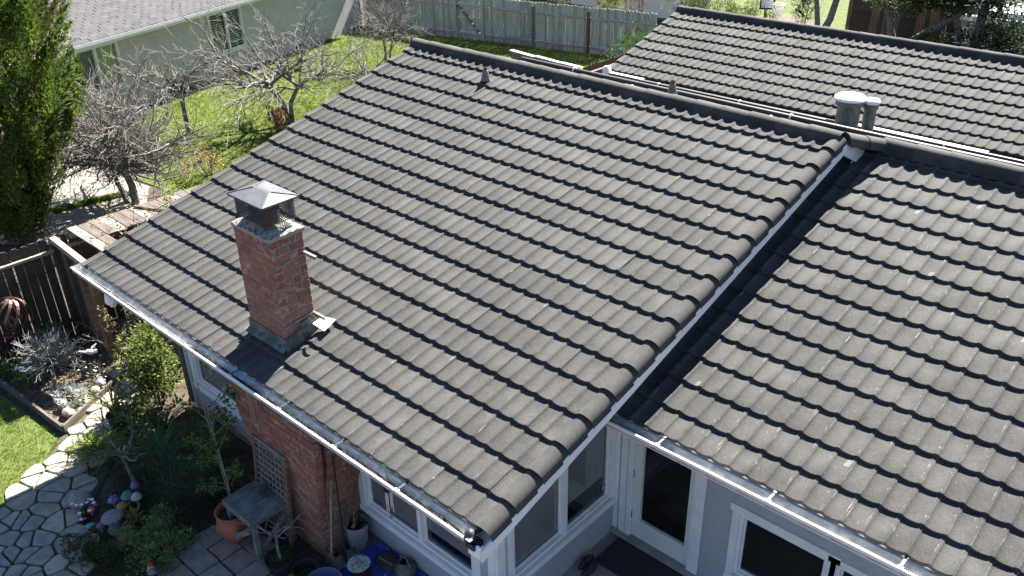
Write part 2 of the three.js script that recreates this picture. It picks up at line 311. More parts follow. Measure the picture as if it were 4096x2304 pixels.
// rounded verge pieces along the exposed right edge, flat verge trim along the left edge
{
  const g = new GB(), w = 0.09, seg = 12, rise = 0.04, rows = [[0.012, -0.004, 1.06], [0.0, 0, 1.04], [-EX - 0.05, -rise * 0.95, 0.96]];
  const ring = rows.map(([z, dy, q]) => { const o = []; for (let k = 0; k <= seg; k++) { const t = Math.PI * (1 - k / seg * 1.0), n = V(Math.cos(t), Math.sin(t), 0); o.push([V(w + n.x * w * q, rise - 0.006 + dy + n.y * 0.05 * q - (k > seg / 2 ? (k - seg / 2) * 0.005 : 0), z), n, [k * 0.025, -z]]); } const e = o[seg][0].clone(); e.y -= 0.06; o.push([e, V(1, 0, 0), [seg * 0.025 + 0.06, -z]]); return o; });
  for (let i = 0; i < 2; i++) for (let k = 0; k < ring[0].length - 1; k++) { const A = ring[i][k], B = ring[i][k + 1], C = ring[i + 1][k + 1], D = ring[i + 1][k]; g.tri(A[0], B[0], C[0], A[2], B[2], C[2], A[1], B[1], C[1]); g.tri(A[0], C[0], D[0], A[2], C[2], D[2], A[1], C[1], D[1]); }
  const r2 = ring[0].map(a => V(w + (a[0].x - w) * 0.9, a[0].y - 0.008, a[0].z)); for (let k = 0; k < r2.length - 1; k++) g.quad(ring[0][k][0], ring[0][k + 1][0], r2[k + 1], r2[k]);
  const gv = g.geom();
  for (let k = 0; k < 18; k++) { const m = mesh('verge_tile', gv, roofV, slopeM); m.position.set(41 * SC - 0.012, 0, -k * EX - (k ? 0 : 0.035)); if (!k) m.scale.z = 0.92; if (k === 17) m.scale.z = 0.74; }
  const t = new GB(), P = (x, y, z) => V(x, y, z); const ys = 0.042, ye = 0.006, L = EX + 0.03;
  t.quad(P(-0.125, ys, 0), P(-0.012, ys, 0), P(-0.012, ye, -L), P(-0.125, ye, -L)); t.quad(P(-0.125, ys, 0), P(-0.125, ye, -L), P(-0.125, ye - 0.07, -L), P(-0.125, ys - 0.07, 0)); t.quad(P(-0.125, ys - 0.05, 0.001), P(-0.012, ys - 0.05, 0.001), P(-0.012, ys, 0), P(-0.125, ys, 0)); t.quad(P(-0.012, ys, 0), P(-0.012, ys - 0.05, 0), P(-0.012, ye - 0.05, -L), P(-0.012, ye, -L));
  const gt = t.geom();
  for (let k = 0; k < 18; k++) { const m = mesh('verge_trim', gt, roofV, slopeM); m.position.set(0.004, 0.004, -k * EX); if (k === 17) m.scale.z = 0.74; }
}
// back slope behind the ridge, dark and mostly hidden, carrying black solar heating tubes
{
  const back = new GB(), zb = (z) => ridY - (ridZ - z) * Math.tan(PITCH) - 0.05, q = (x0, x1, z0, z1) => back.quad(V(x0, zb(z0), z0), V(x1, zb(z0), z0), V(x1, zb(z1), z1), V(x0, zb(z1), z1)).quad(V(x0, zb(z1), z1), V(x1, zb(z1), z1), V(x1, zb(z1) - 0.25, z1), V(x0, zb(z1) - 0.25, z1));
  q(-0.1, 2.5, ridZ, -8.05); q(2.5, 7.5, ridZ, -9.3); q(7.5, 12.6, -7.05, -9.3);
  back.quad(V(-0.1, zb(-8.05), -8.05), V(-0.1, zb(-8.05) - 0.25, -8.05), V(-0.1, ridY - 0.3, ridZ), V(-0.1, ridY - 0.05, ridZ));
  back.build('back_roof', roofV, house);
}
// ridge caps
const ridgeA = V(7.5, ridY - 0.035, ridZ), ridgeB = V(-0.13, ridY - 0.035, ridZ);
caps('ridge_cap', house, roofV, ridgeA, ridgeB, 0.405, 0.12, 0.06, 3);
const [rrY0] = rs(7.4); const rr2Y = HE + 0.06 + (14 * EX + 0.2) * 0.985 * Math.sin(PITCH), rr2Z = -2.02 - (14 * EX + 0.2) * 0.985 * Math.cos(PITCH);
caps('ridge_cap', house, roofV, V(12.6, rr2Y + 0.02, rr2Z), V(7.75, rr2Y + 0.02, rr2Z), 0.405, 0.12, 0.07, 4);
caps('ridge_cap', house, roofV, V(7.74, rr2Y + 0.02, rr2Z + 0.03), V(7.5, ridY - 0.07, ridZ - 0.1), 0.42, 0.115, 0.05, 5);
// white barge board along the verge and down behind the ridge to the side roof
{
  const g = new GB(), x = 7.566, th = 0.022, h = 0.125, off = -0.08, a = [0.1, HE - 0.1 * Math.tan(PITCH) + off], b = [ridZ, ridY + off], c = [rr2Z + 0.12, rr2Y + 0.02 + off];
  const seg = (p, q, h0, h1) => { for (const s of [0, 1]) { const xx = x + s * th; g.quad(V(xx, p[1] - h0, p[0]), V(xx, q[1] - h1, q[0]), V(xx, q[1], q[0]), V(xx, p[1], p[0])); } g.quad(V(x, p[1], p[0]), V(x + th, p[1], p[0]), V(x + th, q[1], q[0]), V(x, q[1], q[0])); g.quad(V(x, p[1] - h0, p[0]), V(x, q[1] - h1, q[0]), V(x + th, q[1] - h1, q[0]), V(x + th, p[1] - h0, p[0])); };
  const at = t => [lerp(a[0], b[0], t), lerp(a[1], b[1], t)]; const jn = (t, d) => { const q = at(t); return [q[0] + d, q[1] - d * Math.tan(PITCH)]; };
  seg(a, jn(0.36, 0.002), h, h); g.build('barge_board', M.white, house); g.p.length = g.n.length = g.u.length = 0; seg(jn(0.36, -0.002), jn(0.74, 0.002), h - 0.003, h - 0.002); g.build('barge_board', M.white, house); g.p.length = g.n.length = g.u.length = 0; seg(jn(0.74, -0.002), b, h, h); g.build('barge_board', M.white, house); g.p.length = g.n.length = g.u.length = 0;
  seg(b, c, h + 0.02, 0.2);
  g.build('barge_board', M.white, house);
  new GB().bar(V(7.5, HE - 0.14, 0.0), V(7.5, ridY - 0.14, ridZ), 0.18, 0.02, V(0, 1, 0)).build('soffit', M.white, house);
}
// gutters with brackets and leaf litter
function gutter(x0, x1, y, z, brk, lit, endL, endR) {
  const g = new GB(), pr = [[-0.085, -0.03], [-0.02, -0.045], [0.03, -0.08], [0.034, -0.112], [0.088, -0.116], [0.105, -0.10], [0.112, -0.03], [0.118, -0.024], [0.118, -0.036]];
  const th = [[-0.04, 0.0], [-0.04, -0.028], [0.0, -0.03]];
  for (let i = 0; i < pr.length - 1; i++) g.quad(V(x0, y + pr[i][1], z + pr[i][0]), V(x1, y + pr[i][1], z + pr[i][0]), V(x1, y + pr[i + 1][1], z + pr[i + 1][0]), V(x0, y + pr[i + 1][1], z + pr[i + 1][0]));
  const m = g.build('gutter', M.gutterIn, house);
  const f = new GB(); f.quad(V(x0, y - 0.123, z + 0.09), V(x1, y - 0.123, z + 0.09), V(x1, y - 0.03, z + 0.122), V(x0, y - 0.03, z + 0.122)); f.box((x0 + x1) / 2, y - 0.026, z + 0.115, x1 - x0, 0.012, 0.02); f.build('front_lip', M.white, m);
  new GB().box((x0 + x1) / 2, y - 0.1, z - 0.055, x1 - x0, 0.15, 0.02).build('fascia_board', M.white, house);
  for (const bx of brk) { new GB().box(bx, y - 0.014, z + 0.045, 0.022, 0.006, 0.13).box(bx, y - 0.009, z - 0.025, 0.03, 0.012, 0.03).build('gutter_bracket', M.darkMetal, m); new GB().box(bx, y - 0.0165, z + 0.112, 0.05, 0.008, 0.034).build('bracket_clip', M.white, m); }
  for (const [a, b, w, h] of lit) { const l = new GB(), n = Math.ceil((b - a) / 0.03), r = rng(Math.floor(a * 100)); let py = null; const rows = []; for (let i = 0; i <= n; i++) { const x = lerp(a, b, i / n), e = Math.min(1, Math.min(i, n - i) / 6); rows.push([0, 0.25, 0.5, 0.75, 1].map(t => V(x, y - 0.116 + h * e * (0.35 + 0.65 * Math.sin(Math.PI * t)) * (0.6 + 0.7 * r()), z + 0.03 + w * 0.8 * t * (0.92 + 0.08 * r())))); } for (let i = 0; i < n; i++) for (let k = 0; k < 4; k++) l.quad(rows[i][k], rows[i][k + 1], rows[i + 1][k + 1], rows[i + 1][k], [i * 0.03, k * 0.02]); const lm = l.build('leaf_litter', M.litter, m); lm.userData.kind = 'stuff'; }
  return m;
}
const brM = []; for (let i = 0; i < 8; i++) brM.push(0.95 + i * 0.93); const brR = []; for (let i = 0; i < 6; i++) brR.push(7.98 + i * 1.16);
gutter(-0.2, 7.4, HE - 0.01, 0, brM, [[2.7, 7.36, 0.085, 0.055], [0.2, 1.6, 0.05, 0.02]]);
gutter(7.0, 12.6, HE + 0.05, -2.02, brR, [[7.05, 8.25, 0.085, 0.06], [8.3, 9.9, 0.04, 0.025], [10.0, 12.4, 0.05, 0.03]]);
new GB().quad(V(-0.2, HE - 0.13, 0), V(-0.2, HE - 0.13, 0.1), V(-0.2, HE - 0.03, 0.118), V(-0.2, HE - 0.02, -0.04)).box(-0.1, HE - 0.14, -0.05, 0.2, 0.13, 0.02).build('gutter_end', M.white, house);
new GB().lathe([[0.0, 0.07], [0.035, 0.06], [0.055, 0.02], [0.055, -0.06], [0.045, -0.07]], 7.42, HE - 0.05, 0.06, 14).build('gutter_elbow', M.darkMetal, house);
new GB().box(7.47, HE - 0.1, 0.06, 0.1, 0.05, 0.12).build('elbow_flashing', M.black, house); new GB().box(7.5, HE - 0.145, 0.085, 0.15, 0.14, 0.02).build('barge_return', M.white, house);
new GB().lathe([[0.03, 0.0], [0.075, -0.03], [0.09, -0.14], [0.085, -0.16], [0.05, -0.19], [0.04, -0.22]], 0.72, HE - 0.11, 0.03, 16).build('outlet_bowl', M.white, house);

// walls with openings; each wall stands on the ground, thickness t
function wallPieces(g, along, at, a0, a1, y0, y1, t, holes) {
  const B = (a, b, c, d) => { if (b - a < 0.005 || d - c < 0.005) return; along === 'x' ? g.box((a + b) / 2, (c + d) / 2, at - t / 2, b - a, d - c, t) : g.box(at - t / 2, (c + d) / 2, (a + b) / 2, t, d - c, b - a); };
  let c = a0; for (const [h0, h1, v0, v1] of holes) { B(c, h0, y0, y1); B(h0, h1, y0, v0); B(h0, h1, v1, y1); c = h1; } B(c, a1, y0, y1);
}
const WX = 6.8, WZ = -0.86, RZ = -2.95, WT = 2.42;
{ const g = new GB(); wallPieces(g, 'x', WZ, 0.42, WX, 0, WT, 0.13, [[0.72, 3.0, 0.55, 2.25], [4.62, 6.47, 0.53, 2.25]]); g.build('front_wall', M.wall, house); }
{ const g = new GB(); wallPieces(g, 'z', WX, RZ - 0.13, WZ - 0.135, 0, WT, 0.13, [[-2.86, -1.1, 0.6, 2.3]]); g.build('gable_wall', M.wall, house); }
const rw = (() => { const g = new GB(); wallPieces(g, 'x', RZ, WX + 0.003, 12.6, 0, WT, 0.13, [[6.98, 7.92, 0.07, 2.08], [8.44, 9.44, 0.42, 1.3], [9.52, 10.5, 0.42, 1.3]]); return g.build('side_wall', M.siding, house); })();
{ // lap siding boards beside and below the windows
  for (let k = 0; k < 7; k++) { const y = 0.1 + k * 0.335; const spans = [[8.03, 8.37], [10.6, 12.6]]; if (y + 0.335 < 0.4) spans[0][1] = 12.6;
    for (const [a, b] of spans) { if (b > 12 && a < 9 && spans.length > 1 && k > 0) { } const g = new GB(), t = 0.335; g.quad(V(a, y, RZ + 0.016), V(b, y, RZ + 0.016), V(b, y + t, RZ + 0.004), V(a, y + t, RZ + 0.004)); g.quad(V(a, y, RZ + 0.002), V(b, y, RZ + 0.002), V(b, y, RZ + 0.016), V(a, y, RZ + 0.016)); g.build('siding_board', M.siding, rw); } }
}
// closed room behind the windows: back walls, far side walls and ceiling keep the inside dark
{ const g = new GB(); g.box(3.6, 1.25, -6.2, 6.3, 2.5, 0.1).box(0.45, 1.3, -3.5, 0.1, 2.4, 5.4).box(9.7, 1.25, -6.25, 6, 2.5, 0.1).box(12.6, 1.3, -4.6, 0.1, 2.5, 3.3).box(3.6, 2.44, -3.5, 6.2, 0.03, 5.3).box(9.7, 2.44, -4.6, 6, 0.03, 3.1); g.build('inner_walls', M.inside, house); }
new GB().box(3.6, 0.06, -3.6, 6.1, 0.03, 5.5).box(9.7, 0.06, -4.6, 5.8, 0.03, 3.2).build('inner_floor', flat(0.16, 0.11, 0.07, 0.6), house);
// window: frame bars, panes, mullions, optional blind; along x (faces +z) or along z (faces +x)
function windowAt(along, at, a0, a1, y0, y1, mull, trim, blind, label) {
  const P = (a, y, o) => along === 'x' ? V(a, y, at + o) : V(at + o, y, a), g = new GB();
  const bar = (a, b, c, d, o, w) => { along === 'x' ? g.box((a + b) / 2, (c + d) / 2, at + o, b - a, d - c, w) : g.box(at + o, (c + d) / 2, (a + b) / 2, w, d - c, b - a); };
  const f = 0.045; bar(a0, a1, y0, y0 + f, -0.03, 0.07); bar(a0, a1, y1 - f, y1, -0.03, 0.07); bar(a0, a0 + f, y0 + f, y1 - f, -0.03, 0.07); bar(a1 - f, a1, y0 + f, y1 - f, -0.03, 0.07);
  for (const m of mull) bar(m - 0.03, m + 0.03, y0 + f, y1 - f, -0.025, 0.075);
  const w = g.build('window', M.white, house); if (label) w.userData.label = label;
  const es = [a0 + f, ...mull.flatMap(m => [m - 0.03, m + 0.03]), a1 - f];
  for (let i = 0; i < es.length; i += 2) { const p = new GB(), o = -0.045 - (i % 4 ? 0.015 : 0); p.quad(P(es[i], y0 + f, o), P(es[i + 1], y0 + f, o), P(es[i + 1], y1 - f, o), P(es[i], y1 - f, o)); p.build('pane', M.glass, w);
    const s = new GB(); const e = 0.018; for (const [a, b, c, d] of [[es[i], es[i + 1], y0 + f, y0 + f + e], [es[i], es[i] + e, y0 + f + e, y1 - f], [es[i + 1] - e, es[i + 1], y0 + f + e, y1 - f]]) along === 'x' ? s.box((a + b) / 2, (c + d) / 2, at + o + 0.004, b - a, d - c, 0.02) : s.box(at + o + 0.004, (c + d) / 2, (a + b) / 2, 0.02, d - c, b - a); s.build('sash', M.white, w);
    if (blind && blind[i / 2]) { const q = new GB(), bb = blind[i / 2]; q.quad(P(es[i], y0 + f + bb, -0.08), P(es[i + 1], y0 + f + bb, -0.08), P(es[i + 1], y1, -0.08), P(es[i], y1, -0.08)); q.build('blind', M.blind, w); } }
  if (trim) { const t = new GB(); const B = (a, b, c, d, o, w2) => along === 'x' ? t.box((a + b) / 2, (c + d) / 2, at + o, b - a, d - c, w2) : t.box(at + o, (c + d) / 2, (a + b) / 2, w2, d - c, b - a);
    B(a0 - trim, a0 - 0.002, y0 - 0.02, y1, 0.011, 0.022); B(a1 + 0.002, a1 + trim, y0 - 0.02, y1, 0.011, 0.022); B(a0 - trim - 0.03, a1 + trim + 0.03, y1 + 0.002, y1 + trim + 0.01, 0.014, 0.028); B(a0 - trim, a1 + trim, y0 - 0.1, y0 - 0.022, 0.02, 0.04); t.build('trim', M.white, w); }
  return w;
}
windowAt('x', WZ, 0.72, 3.0, 0.55, 2.25, [1.9], 0.1, [0.02, 0.02], 'window left of the brick chimney');
windowAt('x', WZ, 4.62, 6.47, 0.53, 2.25, [5.6], 0.1, [0.015, 0.16], 'wide window between chimney and corner post');
windowAt('z', WX, -2.86, -1.1, 0.6, 2.3, [-1.99], 0.075, [0.28, 0.01], 'large side window beside the glazed door');
windowAt('x', RZ, 8.44, 9.44, 0.42, 1.3, [], 0.085, null, 'dark window with white trim under the gutter');
windowAt('x', RZ, 9.52, 10.5, 0.42, 1.3, [], 0.06, null);
// glazed door in its frame
{
  const d = new GB(), x0 = 7.06, x1 = 7.86, y0 = 0.09, y1 = 2.03, z = RZ - 0.03; d.box(x0 + 0.055, (y0 + y1) / 2, z, 0.11, y1 - y0, 0.045).box(x1 - 0.03, (y0 + y1) / 2, z, 0.06, y1 - y0, 0.045).box((x0 + x1) / 2 + 0.025, y0 + 0.14, z, x1 - x0 - 0.172, 0.28, 0.045).box((x0 + x1) / 2 + 0.025, y1 - 0.06, z, x1 - x0 - 0.172, 0.12, 0.045);
  const m = d.build('door', mottled([0.66, 0.68, 0.60], [0.62, 0.64, 0.57], 0.8, 4, 51, 0.6, 0.03), house); m.userData.label = 'cream glazed door';
  new GB().quad(V(x0 + 0.11, y0 + 0.28, z), V(x1 - 0.06, y0 + 0.28, z), V(x1 - 0.06, y1 - 0.12, z), V(x0 + 0.11, y1 - 0.12, z)).build('pane', M.glass, m);
  for (const y of [0.42, 1.05, 1.62]) new GB().box(x0 - 0.008, y, z + 0.028, 0.022, 0.1, 0.014).build('hinge', M.rust, m);
  const f = new GB(); f.box(7.02, 1.06, RZ - 0.03, 0.07, 1.98, 0.11).box(7.9, 1.06, RZ - 0.03, 0.06, 1.98, 0.11).box(7.46, 2.055, RZ - 0.03, 0.94, 0.05, 0.11); f.build('door_frame', M.white, house);
  new GB().box(6.93, 1.06, RZ + 0.012, 0.09, 2.05, 0.024).box(7.965, 1.2, RZ + 0.014, 0.1, 2.4, 0.028).box(6.83, 1.2, RZ + 0.01, 0.06, 2.4, 0.02).build('door_casing', M.white, house);
  new GB().box(7.4, 0.055, RZ + 0.03, 1.25, 0.05, 0.1).build('threshold', M.concrete, house);
  // small blue security sticker on the side window
  const st = new GB().box(WX - 0.04, 0.78, -2.76, 0.004, 0.09, 0.08).build('sticker', flat(0.03, 0.04, 0.16, 0.5), house);
  const sl = new GB(); sl.box(WX - 0.037, 0.79, -2.76, 0.002, 0.012, 0.055).box(WX - 0.037, 0.765, -2.76, 0.002, 0.008, 0.055).tube([V(WX - 0.037, 0.805, -2.785), V(WX - 0.037, 0.815, -2.765), V(WX - 0.037, 0.805, -2.745)], 0.003, 4); sl.build('print', flat(0.6, 0.62, 0.66, 0.6), st);
}
new GB().box(WX + 0.012, 1.2, WZ - 0.06, 0.024, 2.4, 0.12).box(WX - 0.05, 1.2, WZ + 0.012, 0.1, 2.4, 0.024).build('corner_board', M.white, house);
new GB().box(0.45, 1.2, WZ + 0.014, 0.14, 2.4, 0.028).box(0.405, 1.2, WZ - 0.06, 0.03, 2.4, 0.12).build('corner_board', M.white, house);
{ const g = new GB(); g.box(3.6, HE - 0.16, -0.45, 6.9, 0.02, 0.8).box(9.8, HE - 0.1, -2.5, 5.6, 0.02, 0.82); g.build('soffit', M.white, house); }
{ const g = new GB(), t = Math.tan(PITCH); g.quad(V(WX - 0.06, WT, WZ), V(WX - 0.06, WT, RZ), V(WX - 0.06, HE - 0.12 - RZ * t, RZ), V(WX - 0.06, HE - 0.12 - WZ * t, WZ)); g.build('gable_wall', M.wall, house); }
{ // small plumbing vents and the capped flues behind the ridge
  const vent = (x, z, y, r, h) => { const g = new GB().lathe([[r * 2.4, 0], [r * 1.3, h * 0.75], [r, h * 0.8], [r, h * 0.78]], x, y, z, 14).build('vent_flashing', M.oldMetal, house); new GB().lathe([[r, h * 0.7], [r * 1.02, h], [r * 0.75, h], [r * 0.7, h * 0.8]], x, y, z, 12).build('pipe', M.rust, g); };
  vent(2.07, -5.76, rs(6.0)[0] - 0.01, 0.032, 0.2); vent(4.33, -7.5, ridY - (ridZ + 7.5) * Math.tan(PITCH) - 0.04, 0.035, 0.24);
  const flue = (x, z, y, r, h) => { const g = new GB().lathe([[r * 1.25, 0], [r, 0.03], [r * 0.97, h], [r * 1.18, h + 0.02], [r * 1.18, h + 0.09], [r * 1.05, h + 0.1]], x, y, z, 28).build('flue', M.oldMetal, house); new GB().lathe([[r * 1.05, h + 0.09], [r * 1.34, h + 0.1], [r * 1.36, h + 0.125], [r * 1.2, h + 0.13], [r * 1.18, h + 0.15], [0.001, h + 0.16]], x, y, z, 28).build('flue_cap', M.glossWhite, g); };
  const by = z => ridY + (z - ridZ) * Math.tan(PITCH) - 0.05; flue(6.70, -8.45, by(-8.45), 0.165, 0.36); flue(6.93, -8.66, by(-8.66), 0.088, 0.36);
}

// ---------------------------------------------------------------- the brick chimney of the house
{
  const shaft = brickBlock(house, 'chimney', 3.33, 4.03, 2.0, 4.04, -0.9, -0.48, 'frl', 0, 61);
  shaft.userData.label = 'red brick chimney shaft with metal cap';
  const base = brickBlock(house, 'chimney_base', 3.3, 4.5, 0, 2.0, WZ, -0.26, 'frl', 0, 62, y => 0.2 * smooth(0.55, 1.85, y));
  new GB().box(3.2, 2.03, -0.52, 0.3, 0.05, 0.5).box(4.37, 2.03, -0.52, 0.66, 0.05, 0.5).build('shoulder_slab', M.darkWood, base);
  // crown of weathered mortar, clay flue, wire cage and hipped steel cap
  const c = new GB(), r = rng(5), X0 = 3.315, X1 = 4.045, Z0 = -0.915, Z1 = -0.465, n = 14, m = 9, hgt = (i, j) => 4.04 + 0.03 + 0.05 * smooth(0, 0.35, Math.min(i / n, 1 - i / n, j / m * 0.6, (1 - j / m) * 0.6) * 2) + (r() - 0.5) * 0.016, rows = [];
  for (let i = 0; i <= n; i++) { const o = []; for (let j = 0; j <= m; j++) o.push(V(lerp(X0, X1, i / n) + (r() - 0.5) * 0.012, hgt(i, j), lerp(Z0, Z1, j / m) + (r() - 0.5) * 0.012)); rows.push(o); }
  for (let i = 0; i < n; i++) for (let j = 0; j < m; j++) c.quad(rows[i][j], rows[i][j + 1], rows[i + 1][j + 1], rows[i + 1][j], [i * 0.05, j * 0.05]);
  for (let i = 0; i < n; i++) for (const j of [0, m]) { const a = rows[i][j], b = rows[i + 1][j]; c.quad(V(a.x, 4.03, a.z), V(b.x, 4.03, b.z), b, a); }
  for (let j = 0; j < m; j++) for (const i of [0, n]) { const a = rows[i][j], b = rows[i][j + 1]; c.quad(V(a.x, 4.03, a.z), V(b.x, 4.03, b.z), b, a); }
  c.build('crown', M.mossy, shaft);
  new GB().lathe([[0.15, 0], [0.15, 0.17], [0.165, 0.175], [0.165, 0.24], [0.13, 0.24], [0.13, 0.1]], 3.68, 4.09, -0.69, 24).build('clay_flue', M.clay, shaft);
  const cx = 3.69, cz = -0.70, hx = 0.27, hz = 0.19, y0 = 4.17, y1 = 4.42, w = new GB(), wr = 0.005;
  const side = (a, b) => { const L = a.distanceTo(b), N = Math.round(L / 0.03), K = Math.round((y1 - y0) / 0.03); const pt = (t, y) => V(lerp(a.x, b.x, t), y, lerp(a.z, b.z, t)); for (let i = -K; i <= N; i++) for (const s of [1, -1]) { let t0 = i, t1 = i + K, q0 = y0, q1 = y1; if (t0 < 0) { q0 = y0 + (-t0 / K) * (y1 - y0); t0 = 0; } if (t1 > N) { q1 = y0 + ((N - i) / K) * (y1 - y0); t1 = N; } if (t1 <= t0) continue; const f = k => s > 0 ? k / N : 1 - k / N; w.tube([pt(f(t0), q0), pt(f(t1), q1)], wr, 3); } };
  const A = V(cx - hx, 0, cz + hz), B = V(cx + hx, 0, cz + hz), C = V(cx + hx, 0, cz - hz), D = V(cx - hx, 0, cz - hz); side(A, B); side(B, C); side(C, D); side(D, A);
  w.build('wire_cage', M.darkMetal, shaft);
  const k = new GB(), ex = 0.325, ez = 0.235, ye = 4.42, yt = 4.475, tx = 0.14, tz = 0.02, E = (x, z) => V(cx + x * ex, ye, cz + z * ez), T = (x, z) => V(cx + x * tx, yt, cz + z * tz);
  k.quad(E(-1, 1), E(1, 1), T(1, 1), T(-1, 1)); k.quad(E(1, 1), E(1, -1), T(1, -1), T(1, 1)); k.quad(E(1, -1), E(-1, -1), T(-1, -1), T(1, -1)); k.quad(E(-1, -1), E(-1, 1), T(-1, 1), T(-1, -1)); k.quad(T(-1, 1), T(1, 1), T(1, -1), T(-1, -1));
  for (const [a, b] of [[E(-1, 1), E(1, 1)], [E(1, 1), E(1, -1)], [E(1, -1), E(-1, -1)], [E(-1, -1), E(-1, 1)]]) k.quad(V(a.x, ye - 0.022, a.z), V(b.x, ye - 0.022, b.z), b, a);
  k.build('metal_cap', M.steel, shaft);
  for (const [sx, sz, tx2, tz2] of [[1, 1, 1, 1], [1, -1, 1, -1], [-1, 1, -1, 1], [-1, -1, -1, -1]]) new GB().bar(E(sx, sz).add(V(0, 0.004, 0)), T(tx2, tz2).add(V(0, 0.004, 0)), 0.014, 0.006).build('cap_seam', M.steel, shaft);
  // lead flashing, exposed brackets
  const fl = new GB(), ry = z => HE - z * Math.tan(PITCH) - 0.01, P = (x, z, h) => V(x, ry(z) + h, z), f0 = 0.006;
  fl.quad(P(3.315, -0.468, -0.05), P(4.046, -0.468, -0.05), P(4.046, -0.468, 0.15), P(3.315, -0.468, 0.15)); fl.quad(P(4.046, -0.468, -0.05), P(4.046, -0.92, -0.06), P(4.046, -0.92, 0.12), P(4.046, -0.468, 0.15)); fl.quad(P(3.316, -0.92, -0.05), P(3.316, -0.468, -0.05), P(3.316, -0.468, 0.15), P(3.316, -0.92, 0.12));
  fl.quad(P(3.29, -0.39, 0.045), P(4.09, -0.39, 0.045), P(4.046, -0.468, 0.05), P(3.315, -0.468, 0.05)); fl.box(4.052, ry(-0.75) + 0.1, -0.77, 0.008, 0.2, 0.16);
  fl.build('lead_flashing', M.lead, shaft);
  new GB().quad(P(4.05, -0.99, 0.075), P(4.2, -1.05, 0.045), P(4.23, -0.86, 0.045), P(4.05, -0.83, 0.1)).build('saddle_flashing', flat(0.75, 0.70, 0.68, 0.5), shaft);
  for (const [y, z] of [[3.78, -0.86], [3.02, -0.87]]) new GB().box(4.14, y, z, 0.22, 0.03, 0.012).box(4.14, y + 0.014, z - 0.014, 0.22, 0.006, 0.03).build('steel_bracket', M.oldMetal, shaft);
  for (const y of [3.715, 2.98]) { const t = new GB(), q = rng(9); const pts = []; for (let i = 0; i <= 8; i++) pts.push(V(4.036, y + (q() - 0.5) * 0.012 + i * 0.006, -0.5 - i * 0.045)); t.tube(pts, 0.008, 5); t.build('old_strap', M.mortar, shaft); }
}

// ---------------------------------------------------------------- rear wing with the third roof
const wing = tag(group('rear_wing'), 'long low wing with dark tiled roof behind the main ridge', 'house');
const FP = 0.298, FX = -0.351, FZ = -12.292;
const slopeF = slope('wing_roof', wing, FX, HE - 0.034, FZ, FP, 56, 8, 0.0, roofF, 3);
{
  const L = 8 * EX + 0.03, ry = HE + L * Math.sin(FP), rz = FZ - L * Math.cos(FP);
  caps('ridge_cap', wing, roofV, V(FX + 56 * SC, ry - 0.02, rz), V(FX - 0.14, ry - 0.02, rz), 0.405, 0.11, 0.06, 8);
  const t = new GB(), P = V, ys = 0.042, ye = 0.006, l = EX + 0.03;
  t.quad(P(-0.125, ys, 0), P(-0.012, ys, 0), P(-0.012, ye, -l), P(-0.125, ye, -l)); t.quad(P(-0.125, ys, 0), P(-0.125, ye, -l), P(-0.125, ye - 0.07, -l), P(-0.125, ys - 0.07, 0)); t.quad(P(-0.125, ys - 0.05, 0.001), P(-0.012, ys - 0.05, 0.001), P(-0.012, ys, 0), P(-0.125, ys, 0));
  const gt = t.geom(); for (let k = 0; k < 8; k++) { const m = mesh('verge_trim', gt, roofV, slopeF); m.position.set(0.004, 0.004, -k * EX); }
  const b = new GB(); b.quad(V(FX, ry - 0.05, rz), V(10, ry - 0.05, rz), V(10, HE - 0.05, 2 * rz - FZ), V(FX, HE - 0.05, 2 * rz - FZ)); b.build('back_roof', roofV, wing);
  new GB().box(4.9, 1.2, FZ - 0.75, 9.6, 2.4, 0.14).box(0.1, 1.2, FZ - 3.1, 0.14, 2.4, 4.6).build('wall', M.wall, wing);
  new GB().quad(V(0.1, 2.4, FZ - 0.75), V(0.1, 2.4, 2 * rz - FZ + 0.75), V(0.1, ry - 0.1, rz), V(0.1, ry - 0.1, rz)).build('gable_wall', M.wall, wing);
  new GB().box(4.9, HE - 0.1, FZ + 0.06, 10.4, 0.02, 0.11).box(4.9, HE - 0.07, FZ + 0.115, 10.4, 0.07, 0.012).build('gutter', M.oldMetal, wing); new GB().box(6.45, HE - 0.03, FZ + 0.1, 2.6, 0.008, 0.12).box(0.15, HE - 0.03, FZ + 0.1, 0.9, 0.008, 0.1).build('gutter_lip_glare', M.glossWhite, wing); new GB().lathe([[0.1, 0], [0.1, 0.1], [0.06, 0.17], [0.001, 0.19]], FX - 0.05, HE - 0.08, FZ + 0.1, 12).build('downpipe_head', M.glossWhite, wing);  // long strip is sun glare painted white; the short one is white gutter
}
// solar heating pipes on the back slope, each its own run with straps
{
  const by = z => ridY + (z - ridZ) * Math.tan(PITCH) - 0.05;
  const run = (x0, x1, z, r, mat, label, straps) => { const o = tag(new GB().tube([V(x0, by(z) + r, z), V(x1, by(z) + r, z)], r, 10, true).build('solar_pipe', mat, scene), label, 'pipe'); for (const x of straps) new GB().tube([0, 1, 2, 3, 4].map(k => V(x + (k % 2) * 0.01, by(z) + r + Math.sin(k * 0.785) * (r + 0.006), z + Math.cos(k * 0.785) * (r + 0.006))), 0.012, 5).build('strap', M.glossWhite, o); };
  run(0.3, 12.4, -7.05, 0.03, M.black, 'thin black pipe close behind the main ridge', [1.7, 3.9, 6.2]);
  run(0.9, 12.4, -7.9, 0.045, M.blackShiny, 'thick black pipe along the middle of the back slope', [2.1, 4.1, 6.1]);
  run(2.6, 6.1, -9.15, 0.03, M.blackShiny, 'glossy black pipe on the lower back slope before the flues', [3.0, 4.6]);
  run(7.3, 12.4, -9.1, 0.035, M.blackShiny, 'glossy black pipe on the lower back slope past the flues', [7.9, 9.1]);
}

